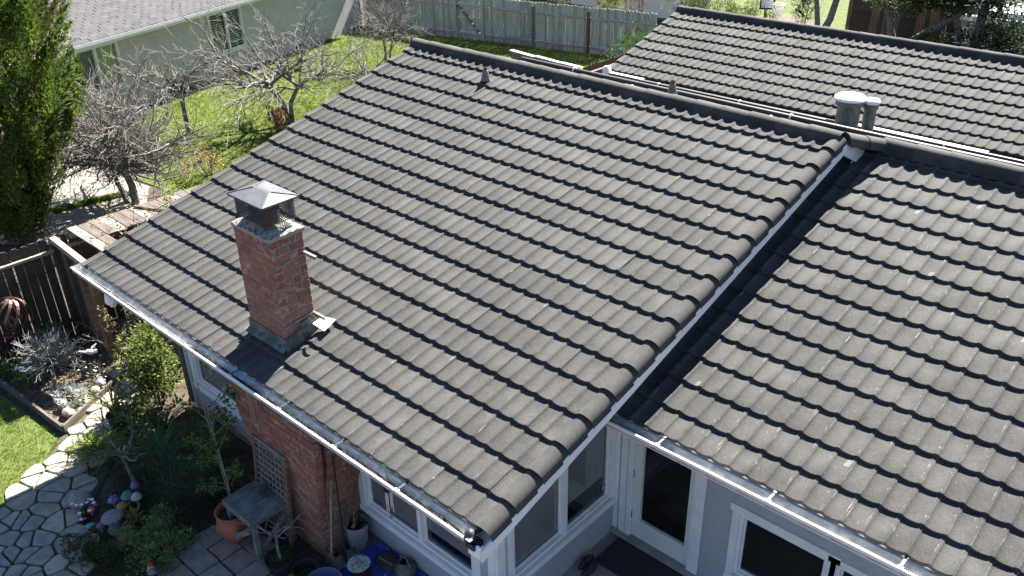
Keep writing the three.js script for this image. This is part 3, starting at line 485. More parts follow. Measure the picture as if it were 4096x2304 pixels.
// ---------------------------------------------------------------- neighbour's house (local x along its wall, +z faces us)
{
  const nb = tag(group('neighbour_house', scene, [-14.4, 0, -7.3]), 'pale stucco neighbour house with grey shingle roof behind the bare trees', 'house'); nb.rotation.y = 1.841;
  const stucco = mottled([0.52, 0.485, 0.44], [0.47, 0.44, 0.40], 2.2, 14, 301, 0.95, 0.12, 0.006);
  const w = new GB(); wallPieces(w, 'x', 0, -9, 11.9, -0.05, 2.32, 0.16, [[-1.52, 0.07, 0.79, 2.1], [3.69, 5.22, 0.79, 2.1]]); w.box(11.82, 1.1, -3, 0.16, 2.5, 5.7); w.box(-9, 1.1, -3, 0.16, 2.5, 5.7); const wall = w.build('wall', stucco, nb);
  new GB().box(1.4, 1.1, -3.2, 20.4, 2.2, 0.1).box(1.4, 2.33, -1.6, 20.4, 0.04, 3).build('inner_wall', M.inside, nb);
  // fascia and gutter
  new GB().box(1.4, 2.27, 0.44, 21.6, 0.16, 0.03).build('fascia_board', M.white, nb);
  new GB().box(1.4, 2.31, 0.5, 21.6, 0.02, 0.1).box(1.4, 2.33, 0.545, 21.6, 0.09, 0.012).build('gutter', M.white, nb);
  new GB().box(1.4, 2.32, 0.22, 21.4, 0.02, 0.42).build('soffit', M.white, nb);
  // shingle roof: deck plus shingles laid one by one
  const a = 0.32, y0 = 2.36, z0 = 0.47, L = 5.2; const d = new GB().box(1.4, -0.02, -L / 2, 21.6, 0.03, L).build('shingle_roof', flat(0.014, 0.014, 0.016, 0.95), nb); d.position.set(0, y0, z0); d.rotation.x = a;
  const mats = [[0.062, 0.060, 0.063], [0.052, 0.051, 0.055], [0.072, 0.070, 0.071], [0.042, 0.042, 0.046]].map((c, i) => mottled(c, mulc(c, 0.82), 0.5, 9, 310 + i, 0.95, 0.25, 0.002));
  const EXS = 0.145, tw = 0.305, geo = [0.285, 0.288, 0.291].map(l => new GB().box(0, 0.008, -0.085, l, 0.018, 0.17).geom()); const list = []; const r = rng(44);
  for (let k = 0; k < 30; k++) for (let x = -9.2; x < 12; x += tw) list.push([x + (k % 2) * tw / 2 + (r() - 0.5) * 0.02, -k * EXS, k]);
  nb.updateMatrixWorld(true); const wp = ([x, z]) => V(x, y0 - z * Math.sin(a), z0 + z * Math.cos(a)).applyMatrix4(nb.matrixWorld), seen = [];
  camera.updateMatrixWorld(true); camera.updateProjectionMatrix(); for (const s of list) { const p = wp(s); if (p.x < -7) s.d = p.distanceTo(V(-6, 3, -2)); }
  list.sort((p, q) => p.d - q.d); const rest = mats.map(() => new GB());
  list.forEach(([x, z, k], i) => { const mi = Math.floor(r() * r() * 4), tilt = -0.05; if (x > -4.5 && x < 4.2 && k < 11 && seen.length < 298) { seen.push(1); const m = mesh('shingle', geo[i % 3], mats[mi], d); m.position.set(x, 0.004 + (r() - 0.5) * 0.003, z); m.rotation.x = tilt * -1; } else rest[mi].geo(geo[i % 3], new THREE.Matrix4().makeRotationX(0.05).setPosition(x, 0.004, z)); });
  rest.forEach((g, i) => { const m = g.build('shingles', mats[i], d); m.userData.kind = 'stuff'; });
  // windows
  const nwin = (x0, x1, mull, inner, label, shutters) => { const g = new GB(), f = 0.06, Y0 = 0.79, Y1 = 2.1; g.box((x0 + x1) / 2, Y0 + f / 2, 0.0, x1 - x0, f, 0.09).box((x0 + x1) / 2, Y1 - f / 2, 0, x1 - x0, f, 0.09).box(x0 + f / 2, (Y0 + Y1) / 2, 0, f, Y1 - Y0 - 2 * f, 0.09).box(x1 - f / 2, (Y0 + Y1) / 2, 0, f, Y1 - Y0 - 2 * f, 0.09).box(mull, (Y0 + Y1) / 2, 0.005, 0.07, Y1 - Y0 - 2 * f, 0.08).box((x0 + x1) / 2, Y0 - 0.03, 0.03, x1 - x0 + 0.1, 0.05, 0.1); const wn = g.build('window', M.white, nb); wn.userData.label = label;
    for (const [p, q, c] of [[x0 + f, mull - 0.035, inner[0]], [mull + 0.035, x1 - f, inner[1]]]) { new GB().quad(V(p, Y0 + f, -0.03), V(q, Y0 + f, -0.03), V(q, Y1 - f, -0.03), V(p, Y1 - f, -0.03)).build('pane', M.glass, wn); if (c) new GB().quad(V(p - 0.03, Y0, -0.12), V(q + 0.03, Y0, -0.12), V(q + 0.03, Y1, -0.12), V(p - 0.03, Y1, -0.12)).build('blind', flat(...c, 0.9), wn); if (shutters) for (let k = 0; k < 15; k++) new GB().box((p + q) / 2, Y0 + f + 0.06 + k * 0.078, -0.1, q - p - 0.02, 0.05, 0.012, new THREE.Euler(0.6, 0, 0)).build('slat', flat(0.30, 0.34, 0.34, 0.7), wn); } };
  nwin(-1.52, 0.07, -0.74, [[0.10, 0.13, 0.125], [0.24, 0.36, 0.17]], 'sliding window with a green lit half', false); nwin(3.69, 5.22, 4.47, [null, null], 'shuttered window under the eave', true);
  for (const x of [0.55, 2.53, 4.52, 7.9, 11.45]) { const v = new GB().box(x, 0.12, 0.005, 0.36, 0.16, 0.02).build('crawl_vent', M.black, nb); for (let k = 0; k < 4; k++) new GB().box(x, 0.06 + k * 0.04, 0.018, 0.34, 0.008, 0.01).build('louvre', flat(0.12, 0.12, 0.12), v); }
  new GB().bar(V(10.3, 0.2, 0.03), V(11.2, 1.05, 0.03), 0.03, 0.02, V(0, 0, 1)).build('loose_cable', M.white, nb);
}
// ---------------------------------------------------------------- back fence with its gate, each picket a part
{
  const A = V(-17.6, 0, -18.85), B = V(-5.4, 0, -21.65), d = new THREE.Vector3().subVectors(B, A), L = d.length(), ang = Math.atan2(-d.z, d.x); const H = 1.62;
  const fence = tag(group('board_fence', scene, [A.x, 0, A.z]), 'weathered grey dog-eared board fence along the back of the lawn', 'fence'); fence.rotation.y = ang;
  const r = rng(77), pick = [0, 1, 2].map(v => { const g = new GB(), w = 0.066, h = H, c = 0.035, z = 0.009, P = [[-w, 0], [w, 0], [w, h - c], [w - c, h], [-w + c, h], [-w, h - c]]; const o = v * 0.7; for (const s of [1, -1]) for (let i = 1; i < P.length - 1; i++) g.tri(V(P[0][0], P[0][1], s * z), V(P[i][0], P[i][1], s * z), V(P[i + 1][0], P[i + 1][1], s * z), [P[0][1] + o, P[0][0]], [P[i][1] + o, P[i][0]], [P[i + 1][1] + o, P[i + 1][0]]); for (let i = 0; i < P.length; i++) { const n = (i + 1) % P.length; g.quad(V(P[i][0], P[i][1], z), V(P[i][0], P[i][1], -z), V(P[n][0], P[n][1], -z), V(P[n][0], P[n][1], z)); } return g.geom(); });
  const fm = [M.fenceWood, M.fenceWood2, M.fenceWood3, M.fenceWood];
  for (let x = 0.07, i = 0; x < L; x += 0.139 + r() * 0.006, i++) { const m = mesh('picket', pick[i % 3], fm[Math.floor(r() * 4)], fence); m.position.set(x, -0.02 + (r() - 0.5) * 0.035, -0.02 + (r() - 0.5) * 0.008); m.rotation.z = (r() - 0.5) * 0.012; m.rotation.y = (r() - 0.5) * 0.03; }
  for (const [a, b] of [[0.1, 4.4], [5.75, L]]) for (const y of [0.22, 1.22]) new GB().box((a + b) / 2, y, 0.03, b - a, 0.085, 0.04).build('rail', M.fenceWood2, fence);
  for (const x of [1.9, 4.5, 5.68]) new GB().box(x, 0.78, 0.055, 0.1, 1.68, 0.1).build('post', M.fenceWood, fence);
  new GB().box(7.8, 0.72, 0.06, 0.1, 1.5, 0.1).build('post', M.greyWood, fence); const rp = new GB().box(10.0, 0.7, 0.06, 0.08, 1.48, 0.08).build('metal_post', flat(0.13, 0.045, 0.038, 0.7), fence); rp.userData.label = 'rust red metal post';
  for (const y of [0.24, 0.8, 1.3]) new GB().box(5.09, y, 0.03, 1.06, 0.09, 0.04).build('gate_rail', M.fenceWood3, fence); new GB().bar(V(4.62, 1.26, 0.07), V(5.52, 0.28, 0.07), 0.035, 0.08, V(0, 0, 1)).build('gate_brace', M.greyWood, fence); new GB().box(4.6, 1.2, 0.09, 0.16, 0.05, 0.02).build('hinge', M.darkMetal, fence);
}

// ---------------------------------------------------------------- ground, lawns, paths
const poly = (name, pts, y, mat) => { const sh = new THREE.Shape(pts.map(p => new THREE.Vector2(p[0], -p[1]))), g = new THREE.ShapeGeometry(sh); g.rotateX(-Math.PI / 2); g.translate(0, y, 0); const P = g.attributes.position, U = g.attributes.uv; for (let i = 0; i < P.count; i++) U.setXY(i, P.getX(i), P.getZ(i)); return struct(mesh(name, g, mat, scene)); };
const soil = mottled([0.085, 0.062, 0.042], [0.045, 0.034, 0.024], 0.9, 12, 71, 0.97, 0.5, 0.02);
const dryGround = mottled([0.17, 0.135, 0.095], [0.075, 0.055, 0.038], 0.8, 14, 72, 0.97, 0.55, 0.02);
const lawnMat = mottled([0.10, 0.135, 0.022], [0.07, 0.10, 0.016], 1.7, 11, 73, 0.95, 0.45, 0.03);
const lawnShade = lawnMat;
const slabMat = mottled([0.27, 0.255, 0.215], [0.215, 0.20, 0.17], 1.9, 16, 75, 0.95, 0.2, 0.004);
struct(new GB().quad(V(-160, -0.03, 160), V(160, -0.03, 160), V(160, -0.03, -160), V(-160, -0.03, -160)).build('ground', soil, scene));
poly('lawn', [[-18.5, -4.9], [-10.6, -4.6], [-8.0, -4.9], [-6.6, -4.0], [-3.1, -4.2], [-3.1, -22], [-6, -22.4], [-18.5, -19]], -0.012, lawnMat).userData.label = 'sunlit back lawn below the bare trees';
poly('lawn', [[-2.9, 1.1], [-0.42, 0.86], [0.05, 1.3], [0.55, 1.95], [1.35, 3.1], [1.4, 4], [-3, 4]], -0.01, lawnShade).userData.label = 'garden lawn beside the flagstones';
poly('concrete_pad', [[-14.5, -1.2], [-11.2, -4.4], [-8.4, -4.75], [-6.5, -3.6], [-6.2, -2.4], [-7.6, -1.3], [-9.3, -0.2]], -0.006, slabMat);
poly('far_lawn', [[-9, -27], [-1, -29.5], [-1, -40], [-14, -40], [-14, -30]], -0.01, lawnMat);
poly('gravel_bed', [[-6.8, -26.2], [-1.2, -24], [-0.4, -28.5], [-5.6, -31.2]], -0.004, dryGround);
poly('patio', [[WX + 0.01, RZ], [13, RZ], [13, 3.5], [4.62, 3.5], [4.55, WZ]], -0.014, M.concrete);
poly('garden_bed', [[-3, 1.0], [-0.4, 0.78], [-1.0, -0.25], [-1.6, -1.2], [-3, -1.5]], -0.014, dryGround);

// flagstones: irregular cells cut from a jittered grid, each its own slab
{
  const line = [[2.3, 2.75, 1.0], [1.2, 1.95, 0.74], [0.62, 1.25, 0.5], [0.1, 0.66, 0.36], [-0.42, 0.14, 0.34], [-0.92, -0.44, 0.33], [-1.25, -1.0, 0.3], [-1.45, -1.7, 0.3]], r = rng(88);
  const inside = (x, z) => { for (let i = 0; i < line.length - 1; i++) { const [ax, az, aw] = line[i], [bx, bz, bw] = line[i + 1], dx = bx - ax, dz = bz - az, t = clamp(((x - ax) * dx + (z - az) * dz) / (dx * dx + dz * dz), 0, 1); if (Math.hypot(x - ax - dx * t, z - az - dz * t) < lerp(aw, bw, t)) return true; } return false; };
  const base = new GB(); const pts = []; const s = 0.245; for (let i = -10; i < 18; i++) for (let j = -10; j < 18; j++) pts.push([(i + (j % 2) * 0.5 + (r() - 0.5) * 0.95) * s, (j * 0.9 + (r() - 0.5) * 0.95) * s]); for (let i = pts.length - 1; i >= 0; i--) if (r() < 0.13) pts.splice(i, 1);
  const path = poly('path', [[3.4, 3.2], [3.0, 1.95], [1.75, 1.55], [1.1, 0.95], [0.48, 0.35], [-0.1, -0.2], [-0.6, -0.75], [-0.95, -1.8], [-1.75, -1.8], [-1.55, -0.85], [-1.2, -0.1], [-0.55, 0.55], [-0.22, 0.95], [0.3, 1.6], [0.9, 2.5], [1.2, 3.2]], -0.008, mottled([0.06, 0.075, 0.026], [0.075, 0.065, 0.04], 0.5, 9, 76, 0.97, 0.5, 0.02));
  const sm = [[0.33, 0.29, 0.22], [0.29, 0.265, 0.21], [0.36, 0.32, 0.25], [0.26, 0.25, 0.215]].map((c, i) => mottled(c, mulc(c, 0.72), 0.7, 8, 320 + i, 0.92, 0.16, i < 1 ? 0.008 : 0));
  for (const [px, pz] of pts) {
    if (!inside(px, pz)) continue; let cell = [[-0.5, -0.5], [0.5, -0.5], [0.5, 0.5], [-0.5, 0.5]].map(a => [px + a[0], pz + a[1]]);
    for (const [qx, qz] of pts) { const dx = qx - px, dz = qz - pz, L = Math.hypot(dx, dz); if (L < 1e-6 || L > 0.85) continue; const nx = dx / L, nz = dz / L, lim = L / 2 - 0.014; const out = []; for (let i = 0; i < cell.length; i++) { const A = cell[i], B = cell[(i + 1) % cell.length], a = (A[0] - px) * nx + (A[1] - pz) * nz - lim, b = (B[0] - px) * nx + (B[1] - pz) * nz - lim; if (a <= 0) out.push(A); if (a * b < 0) { const t = a / (a - b); out.push([lerp(A[0], B[0], t), lerp(A[1], B[1], t)]); } } cell = out; if (cell.length < 3) break; }
    if (cell.length < 3) continue; let area = 0; cell.forEach((A, i) => { const B = cell[(i + 1) % cell.length]; area += A[0] * B[1] - A[1] * B[0]; }); if (Math.abs(area) / 2 < 0.012) continue;
    // soften corners
    let rc = []; cell.forEach((A, i) => { const B = cell[(i + 1) % cell.length], Z = cell[(i + cell.length - 1) % cell.length]; rc.push([lerp(A[0], Z[0], 0.2), lerp(A[1], Z[1], 0.2)], [A[0] + (px - A[0]) * 0.05 + (r() - .5) * .008, A[1] + (pz - A[1]) * 0.05 + (r() - .5) * .008], [lerp(A[0], B[0], 0.2), lerp(A[1], B[1], 0.2)]); });
    const g = new GB(), h = 0.022 + r() * 0.012, tx = (r() - 0.5) * 0.05, tz = (r() - 0.5) * 0.05, Y = (x, z) => h + (x - px) * tx + (z - pz) * tz, top = rc.map(([x, z]) => V(px + (x - px) * 0.955, Y(x, z), pz + (z - pz) * 0.955)), mid = rc.map(([x, z]) => V(x, Y(x, z) - 0.01, z)), bot = rc.map(([x, z]) => V(x, -0.01, z)), c = V(px, h + 0.003, pz), o = [r() * 3, r() * 3];
    const uv = v => [v.x + o[0], v.z + o[1]]; for (let i = 0; i < top.length; i++) { const n = (i + 1) % top.length; g.tri(c, top[n], top[i], uv(c), uv(top[n]), uv(top[i])); g.tri(top[i], top[n], mid[n], uv(top[i]), uv(top[n]), uv(mid[n])); g.tri(top[i], mid[n], mid[i], uv(top[i]), uv(mid[n]), uv(mid[i])); g.tri(mid[i], mid[n], bot[n], uv(mid[i]), uv(mid[n]), uv(bot[n])); g.tri(mid[i], bot[n], bot[i], uv(mid[i]), uv(bot[n]), uv(bot[i])); }
    // make faces point outwards
    const m = g.build('flagstone', sm[Math.floor(r() * 4)], path);
  }
}
{ // square pavers by the pot
  const pv = struct(new GB().box(3.72, -0.02, 0.62, 1.6, 0.03, 1.3).build('paving_base', soil, scene)), r = rng(91), pm = [[0.26, 0.20, 0.17], [0.23, 0.215, 0.19], [0.24, 0.17, 0.145]].map((c, i) => mottled(c, mulc(c, 0.75), 0.6, 8, 330 + i, 0.92, 0.2)), g = new GB(); g.box(0, 0, 0, 0.29, 0.04, 0.29); const gg = g.geom();
  for (let i = 0; i < 5; i++) for (let j = 0; j < 4; j++) { const m = mesh('paver', gg, pm[Math.floor(r() * 3)], pv); m.position.set(3.12 + i * 0.31 + (r() - .5) * 0.02, 0.008 + r() * 0.01, 0.17 + j * 0.31 + (r() - .5) * 0.02); m.rotation.set((r() - .5) * 0.03, (r() - .5) * 0.08, (r() - .5) * 0.03); }
}
// lawn grass as real blades
const leafMat = new THREE.MeshPhysicalMaterial({ roughness: 0.9, side: THREE.DoubleSide, vertexColors: true, transmission: 0.4, thickness: 0, specularIntensity: 0.25 });
const bladeMat = new THREE.MeshPhysicalMaterial({ roughness: 0.9, side: THREE.DoubleSide, transmission: 0.4, thickness: 0, specularIntensity: 0.25 });
function grass(name, n, seedv, pick, h0, h1, c1, c2, label) {
  const g = new GB(), r = rng(seedv); const tuft = new GB(); for (let k = 0; k < 6; k++) { const a = r() * 6.28, l = 0.4 + r() * 0.6, bx = (r() - .5) * 0.8, bz = (r() - .5) * 0.8, w = 0.1, dx = Math.cos(a), dz = Math.sin(a); tuft.tri(V(bx - dz * w, 0, bz + dx * w), V(bx + dz * w, 0, bz - dx * w), V(bx + dx * 0.5 * l, l, bz + dz * 0.5 * l)); }
  const im = new THREE.InstancedMesh(tuft.geom(), bladeMat, n), mt = new THREE.Matrix4(), q = new THREE.Quaternion(), c = new THREE.Color(); let i = 0, guard = 0;
  while (i < n && guard++ < n * 30) { const p = pick(r); if (!p) continue; const s = lerp(h0, h1, r()); q.setFromAxisAngle(V(0, 1, 0), r() * 6.28); mt.compose(V(p[0], -0.012, p[1]), q, V(s * 0.9, s, s * 0.9)); im.setMatrixAt(i, mt); const t = r(), k = 0.75 + r() * 0.5; c.setRGB(lerp(c1[0], c2[0], t) * k, lerp(c1[1], c2[1], t) * k, lerp(c1[2], c2[2], t) * k); im.setColorAt(i, c); i++; }
  im.count = i; im.name = numbered(name); im.castShadow = im.receiveShadow = true; scene.add(im); im.userData = { kind: 'stuff', label, category: 'grass' }; return im;
}
grass('grass', 42000, 501, r => { const z = -5 - r() * 16.5, x = -18 + r() * 14.9; return x < -14.55 + (-7.3 - z) * -0.277 + 0.1 || x > -3.2 || (z > -5.3 && x > -8 && r() < 0.6) ? null : [x, z]; }, 0.05, 0.11, [0.155, 0.225, 0.024], [0.215, 0.275, 0.04], 'short bright grass of the back lawn');
grass('grass', 9000, 502, r => { const x = -2.9 + r() * 4, z = 0.85 + r() * 3; return (x - 0.05) > (z - 1.35) * 0.72 || z < 1.15 - (x + 2.9) * 0.11 ? null : [x, z]; }, 0.025, 0.05, [0.155, 0.225, 0.024], [0.215, 0.275, 0.04], 'clipped grass of the garden lawn by the flagstones');
grass('grass', 1500, 503, r => { const t = r(), x = lerp(-8.7, -8.4, t) + (r() - .5) * 0.25 - Math.sin(t * 3) * 0.2, z = lerp(-1.6, -4.2, t) + (r() - .5) * 0.2; return [x + 0.1, z]; }, 0.05, 0.12, [0.10, 0.17, 0.02], [0.15, 0.22, 0.03], 'weedy strip of grass crossing the concrete pad');

// ---------------------------------------------------------------- plants
class Leaves extends GB { // adds single leaves with their own tint
  leaf(p, dir, len, wid, c, fold = 0.25) {
    const d = dir.clone().normalize(), s = new THREE.Vector3().crossVectors(d, Math.abs(d.y) < 0.95 ? V(0, 1, 0) : V(1, 0, 0)).normalize(), u = new THREE.Vector3().crossVectors(s, d);
    const a = p, b = p.clone().addScaledVector(d, len), m = p.clone().addScaledVector(d, len * 0.45).addScaledVector(u, -wid * fold), l = p.clone().addScaledVector(d, len * 0.42).addScaledVector(s, wid / 2), r = p.clone().addScaledVector(d, len * 0.42).addScaledVector(s, -wid / 2);
    this.tri(a, l, b); this.tri(a, b, r); this.col(...c); return this;
  }
  blade(pts, w, c) { for (let i = 0; i < pts.length - 1; i++) { const d = new THREE.Vector3().subVectors(pts[i + 1], pts[i]), s = new THREE.Vector3().crossVectors(d, V(0, 1, 0)); if (s.length() < 1e-5) s.set(1, 0, 0); s.normalize(); const w0 = w * (1 - Math.pow(i / (pts.length - 1), 2) * 0.9) / 2, w1 = w * (1 - Math.pow((i + 1) / (pts.length - 1), 2) * 0.95) / 2; const A = pts[i].clone().addScaledVector(s, w0), B = pts[i].clone().addScaledVector(s, -w0), C = pts[i + 1].clone().addScaledVector(s, -w1), D = pts[i + 1].clone().addScaledVector(s, w1); this.quad(A, B, C, D); } this.col(...c); return this; }
}
const jit = (c, r, k = 0.35) => { const f = 1 - k + 2 * k * r(), h = (r() - 0.5) * 0.2; return [c[0] * f * (1 + h), c[1] * f, c[2] * f * (1 - h)]; };
const dirv = (r, up = 0) => V(r() * 2 - 1, r() * 2 - 1 + up, r() * 2 - 1).normalize();
// a leafy plant: clumps of leaves spread over a lumpy volume; cl = [[x,y,z,r],...]
function bushLeaves(L, r, cl, n, len, wid, cols, up = 0.5, shell = 0.55) {
  for (const [x, y, z, rad, sq = 1] of cl) for (let i = 0; i < n; i++) { const d = dirv(r), q = rad * Math.pow(lerp(shell, 1, r()), 1) * (0.8 + 0.35 * r()); const p = V(x + d.x * q, y + d.y * q * sq, z + d.z * q); if (p.y < 0.005) p.y = 0.01 + r() * 0.05; L.leaf(p, d.clone().add(V((r() - .5), up, (r() - .5))), len * (0.6 + 0.8 * r()), wid * (0.6 + 0.8 * r()), jit(cols[Math.floor(r() * cols.length)], r)); }
}
const clumps = (r, n, cx, cy, cz, rx, ry, rz, r0, r1) => { const o = []; for (let i = 0; i < n; i++) { const d = dirv(r), k = Math.pow(r(), 0.5); o.push([cx + d.x * rx * k, Math.max(r0 * 0.5, cy + d.y * ry * k), cz + d.z * rz * k, lerp(r0, r1, r())]); } return o; };
const stemMat = mottled([0.115, 0.095, 0.075], [0.06, 0.05, 0.042], 0.3, 6, 341, 0.95, 0.3), greyBark = mottled([0.20, 0.185, 0.17], [0.09, 0.082, 0.075], 0.3, 7, 342, 0.95, 0.3, 0.004), twigMat = flat(0.22, 0.20, 0.185, 0.9);
function shrub(name, label, cat, seedv, pos, cl, n, len, wid, cols, opt = {}) {
  const r = rng(seedv), g = tag(group(name, scene, pos), label, cat, opt.group), L = new Leaves(); bushLeaves(L, r, typeof cl === 'function' ? cl(r) : cl, n, len, wid, cols, opt.up ?? 0.5, opt.shell ?? 0.5); L.build('foliage', leafMat, g);
  const st = new GB(), top = opt.top ?? 0.5; for (let i = 0; i < (opt.stems ?? 4); i++) { const a = r() * 6.28, s = (opt.spread ?? 0.25) * r(); st.tube([V(s * 0.2 * Math.cos(a), 0, s * 0.2 * Math.sin(a)), V(s * 0.6 * Math.cos(a), top * 0.5, s * 0.6 * Math.sin(a)), V(s * Math.cos(a + 0.3), top, s * Math.sin(a + 0.3))], [0.014, 0.01, 0.005].map(q => q * (opt.thick ?? 1)), 5); } st.build('stem', stemMat, g);
  for (const [fx, fy, fz, fr, fc] of opt.flowers ? opt.flowers(r) : []) { const F = new GB(); for (let k = 0; k < 6; k++) { const a = k / 6 * 6.28 + fx * 9; F.tri(V(fx, fy, fz), V(fx + Math.cos(a) * fr, fy + fr * 0.25, fz + Math.sin(a) * fr), V(fx + Math.cos(a + 0.9) * fr, fy + fr * 0.25, fz + Math.sin(a + 0.9) * fr)); } F.build('flower', fc, g); }
  return g;
}
function strap(name, label, cat, seedv, pos, n, len, w, cols, droop, grp) { // arching strap leaves from one crown
  const r = rng(seedv), g = tag(group(name, scene, pos), label, cat, grp), L = new Leaves();
  for (let i = 0; i < n; i++) { const a = r() * 6.28, l = len * (0.55 + 0.45 * r()), out = droop * (0.4 + 0.8 * r()), pts = []; for (let k = 0; k <= 5; k++) { const t = k / 5; pts.push(V(Math.cos(a) * (0.03 + out * l * t * t + 0.1 * l * t), l * (t - droop * 0.55 * t * t * t) , Math.sin(a) * (0.03 + out * l * t * t + 0.1 * l * t))); } pts.forEach(p => { if (p.y < 0.01) p.y = 0.01; }); L.blade(pts, w * (0.7 + 0.5 * r()), jit(cols[Math.floor(r() * cols.length)], r, 0.25)); }
  L.build('leaves', leafMat, g); return g;
}
// a leafless tree: trunk mesh and one mesh of limbs and twigs
function bareTree(name, label, seedv, pos, o) {
  const r = rng(seedv), g = tag(group(name, scene, pos), label, 'tree', 'bare fruit trees on the lawn'), tr = new GB(), br = new GB(), tw = new GB(); let budget = o.max || 2600;
  const grow = (p, d, len, rad, lvl) => {
    if (budget-- < 0) return; const n = lvl < 2 ? 5 : 3, pts = [p.clone()], rs2 = [rad]; let q = p.clone(), dd = d.clone();
    for (let i = 1; i <= n; i++) { dd.add(V((r() - .5) * o.gnarl, (r() - .5) * o.gnarl + o.lift * (lvl > 1 ? 1 : 0.3), (r() - .5) * o.gnarl)).normalize(); q = q.clone().addScaledVector(dd, len / n); if (q.y < 0.25 && lvl > 0) { q.y = 0.25 + r() * 0.1; dd.y = Math.abs(dd.y); } pts.push(q); rs2.push(Math.max(o.tip ?? 0.0048, rad * (1 - 0.45 * i / n))); }
    (lvl < 3 ? br : tw).tube(pts, rs2, lvl < 2 ? 7 : lvl < 3 ? 4 : 3);
    if (lvl >= o.levels) return; const kids = o.kids[lvl];
    for (let k = 0; k < kids; k++) { const i = 1 + Math.floor(r() * n), t = r(); const s = pts[Math.min(n, i)].clone().lerp(pts[Math.max(0, i - 1)], t * 0.8), nd = dd.clone().addScaledVector(dirv(r), o.spread).add(V(0, o.up ?? 0.1, 0)).normalize(); grow(s, nd, len * (o.shrink ?? 0.62) * (0.7 + 0.6 * r()), Math.max(o.tip ?? 0.0048, rs2[Math.min(n, i)] * 0.62), lvl + 1); }
    grow(q, dd.clone().addScaledVector(dirv(r), 0.4).normalize(), len * 0.6, rs2[n] * 0.9, lvl + 1);
  };
  for (const t of o.trunks) { const pts = t.pts.map(a => V(...a)), n = pts.length; tr.tube(pts, pts.map((_, i) => lerp(t.r, t.r * 0.7, i / (n - 1))), 9); const top = pts[n - 1], d = new THREE.Vector3().subVectors(pts[n - 1], pts[n - 2]).normalize(); for (let k = 0; k < o.limbs; k++) { const a = (k + r() * 0.6) / o.limbs * 6.28; const s = top.clone().lerp(pts[n - 2], r() * 0.35); grow(s, d.clone().multiplyScalar(0.55).add(V(Math.cos(a) * o.flare, 0.15 + r() * 0.45, Math.sin(a) * o.flare)).normalize(), o.len * (0.75 + 0.5 * r()), t.r * 0.55, 0); } }
  tr.build('trunk', greyBark, g); br.build('limbs', greyBark, g); tw.build('twigs', twigMat, g); return g;
}
bareTree('bare_tree', 'dense grey leafless tree beside the concrete pad', 601, [-7.7, 0, -4.05], { trunks: [{ pts: [[0, -0.05, 0], [0.05, 0.45, 0.02], [-0.06, 0.8, 0.06]], r: 0.1 }, { pts: [[-0.18, -0.05, 0.1], [-0.35, 0.5, 0.16], [-0.62, 0.95, 0.22]], r: 0.07 }], limbs: 13, len: 1.35, flare: 1.2, gnarl: 0.5, lift: 0.01, levels: 3, kids: [5, 5, 4], spread: 1.0, shrink: 0.58, max: 8000, up: 0.16 });
bareTree('bare_tree', 'slim leafless tree with one straight trunk before the stucco wall', 602, [-11.2, 0, -7.4], { trunks: [{ pts: [[0, -0.05, 0], [0.02, 0.7, 0.01], [-0.02, 1.35, 0]], r: 0.075 }], limbs: 10, len: 0.95, flare: 1.15, gnarl: 0.45, lift: 0.0, levels: 2, kids: [6, 5], spread: 0.85, shrink: 0.55, max: 900, up: 0.12 });
bareTree('bare_tree', 'wide leafless tree with twin leaning trunks on the lawn', 603, [-9.75, 0, -9.75], { trunks: [{ pts: [[0, -0.05, 0], [-0.12, 0.55, 0.02], [-0.5, 1.15, 0.25]], r: 0.1 }, { pts: [[0.12, -0.05, 0], [0.18, 0.6, 0], [0.42, 1.15, -0.2]], r: 0.075 }], limbs: 7, len: 1.3, flare: 1.05, gnarl: 0.5, lift: 0.02, levels: 3, kids: [5, 4, 3], spread: 0.95, shrink: 0.58, max: 2600, up: 0.12 });
bareTree('bare_tree', 'twiggy leafless tree by the back fence', 604, [-12.4, 0, -15.6], { trunks: [{ pts: [[0, -0.05, 0], [0.02, 0.6, 0], [-0.03, 1.1, 0.03]], r: 0.055 }, { pts: [[0.3, -0.05, 0.1], [0.42, 0.6, 0.1], [0.7, 1.05, 0.15]], r: 0.04 }], limbs: 8, len: 1.05, flare: 0.95, gnarl: 0.6, lift: 0.02, levels: 2, kids: [6, 4], spread: 1.0, shrink: 0.58, max: 900, up: 0.15 });
bareTree('bare_tree', 'low arching leafless tree beside the roof verge', 605, [-9.6, 0, -13.0], { trunks: [{ pts: [[0, -0.05, 0], [-0.1, 0.35, 0.1], [-0.4, 0.65, 0.25]], r: 0.045 }], limbs: 6, len: 1.0, flare: 1.2, gnarl: 0.5, lift: -0.02, levels: 3, kids: [3, 3, 2], spread: 0.9, shrink: 0.6, max: 1000, up: 0.05 });
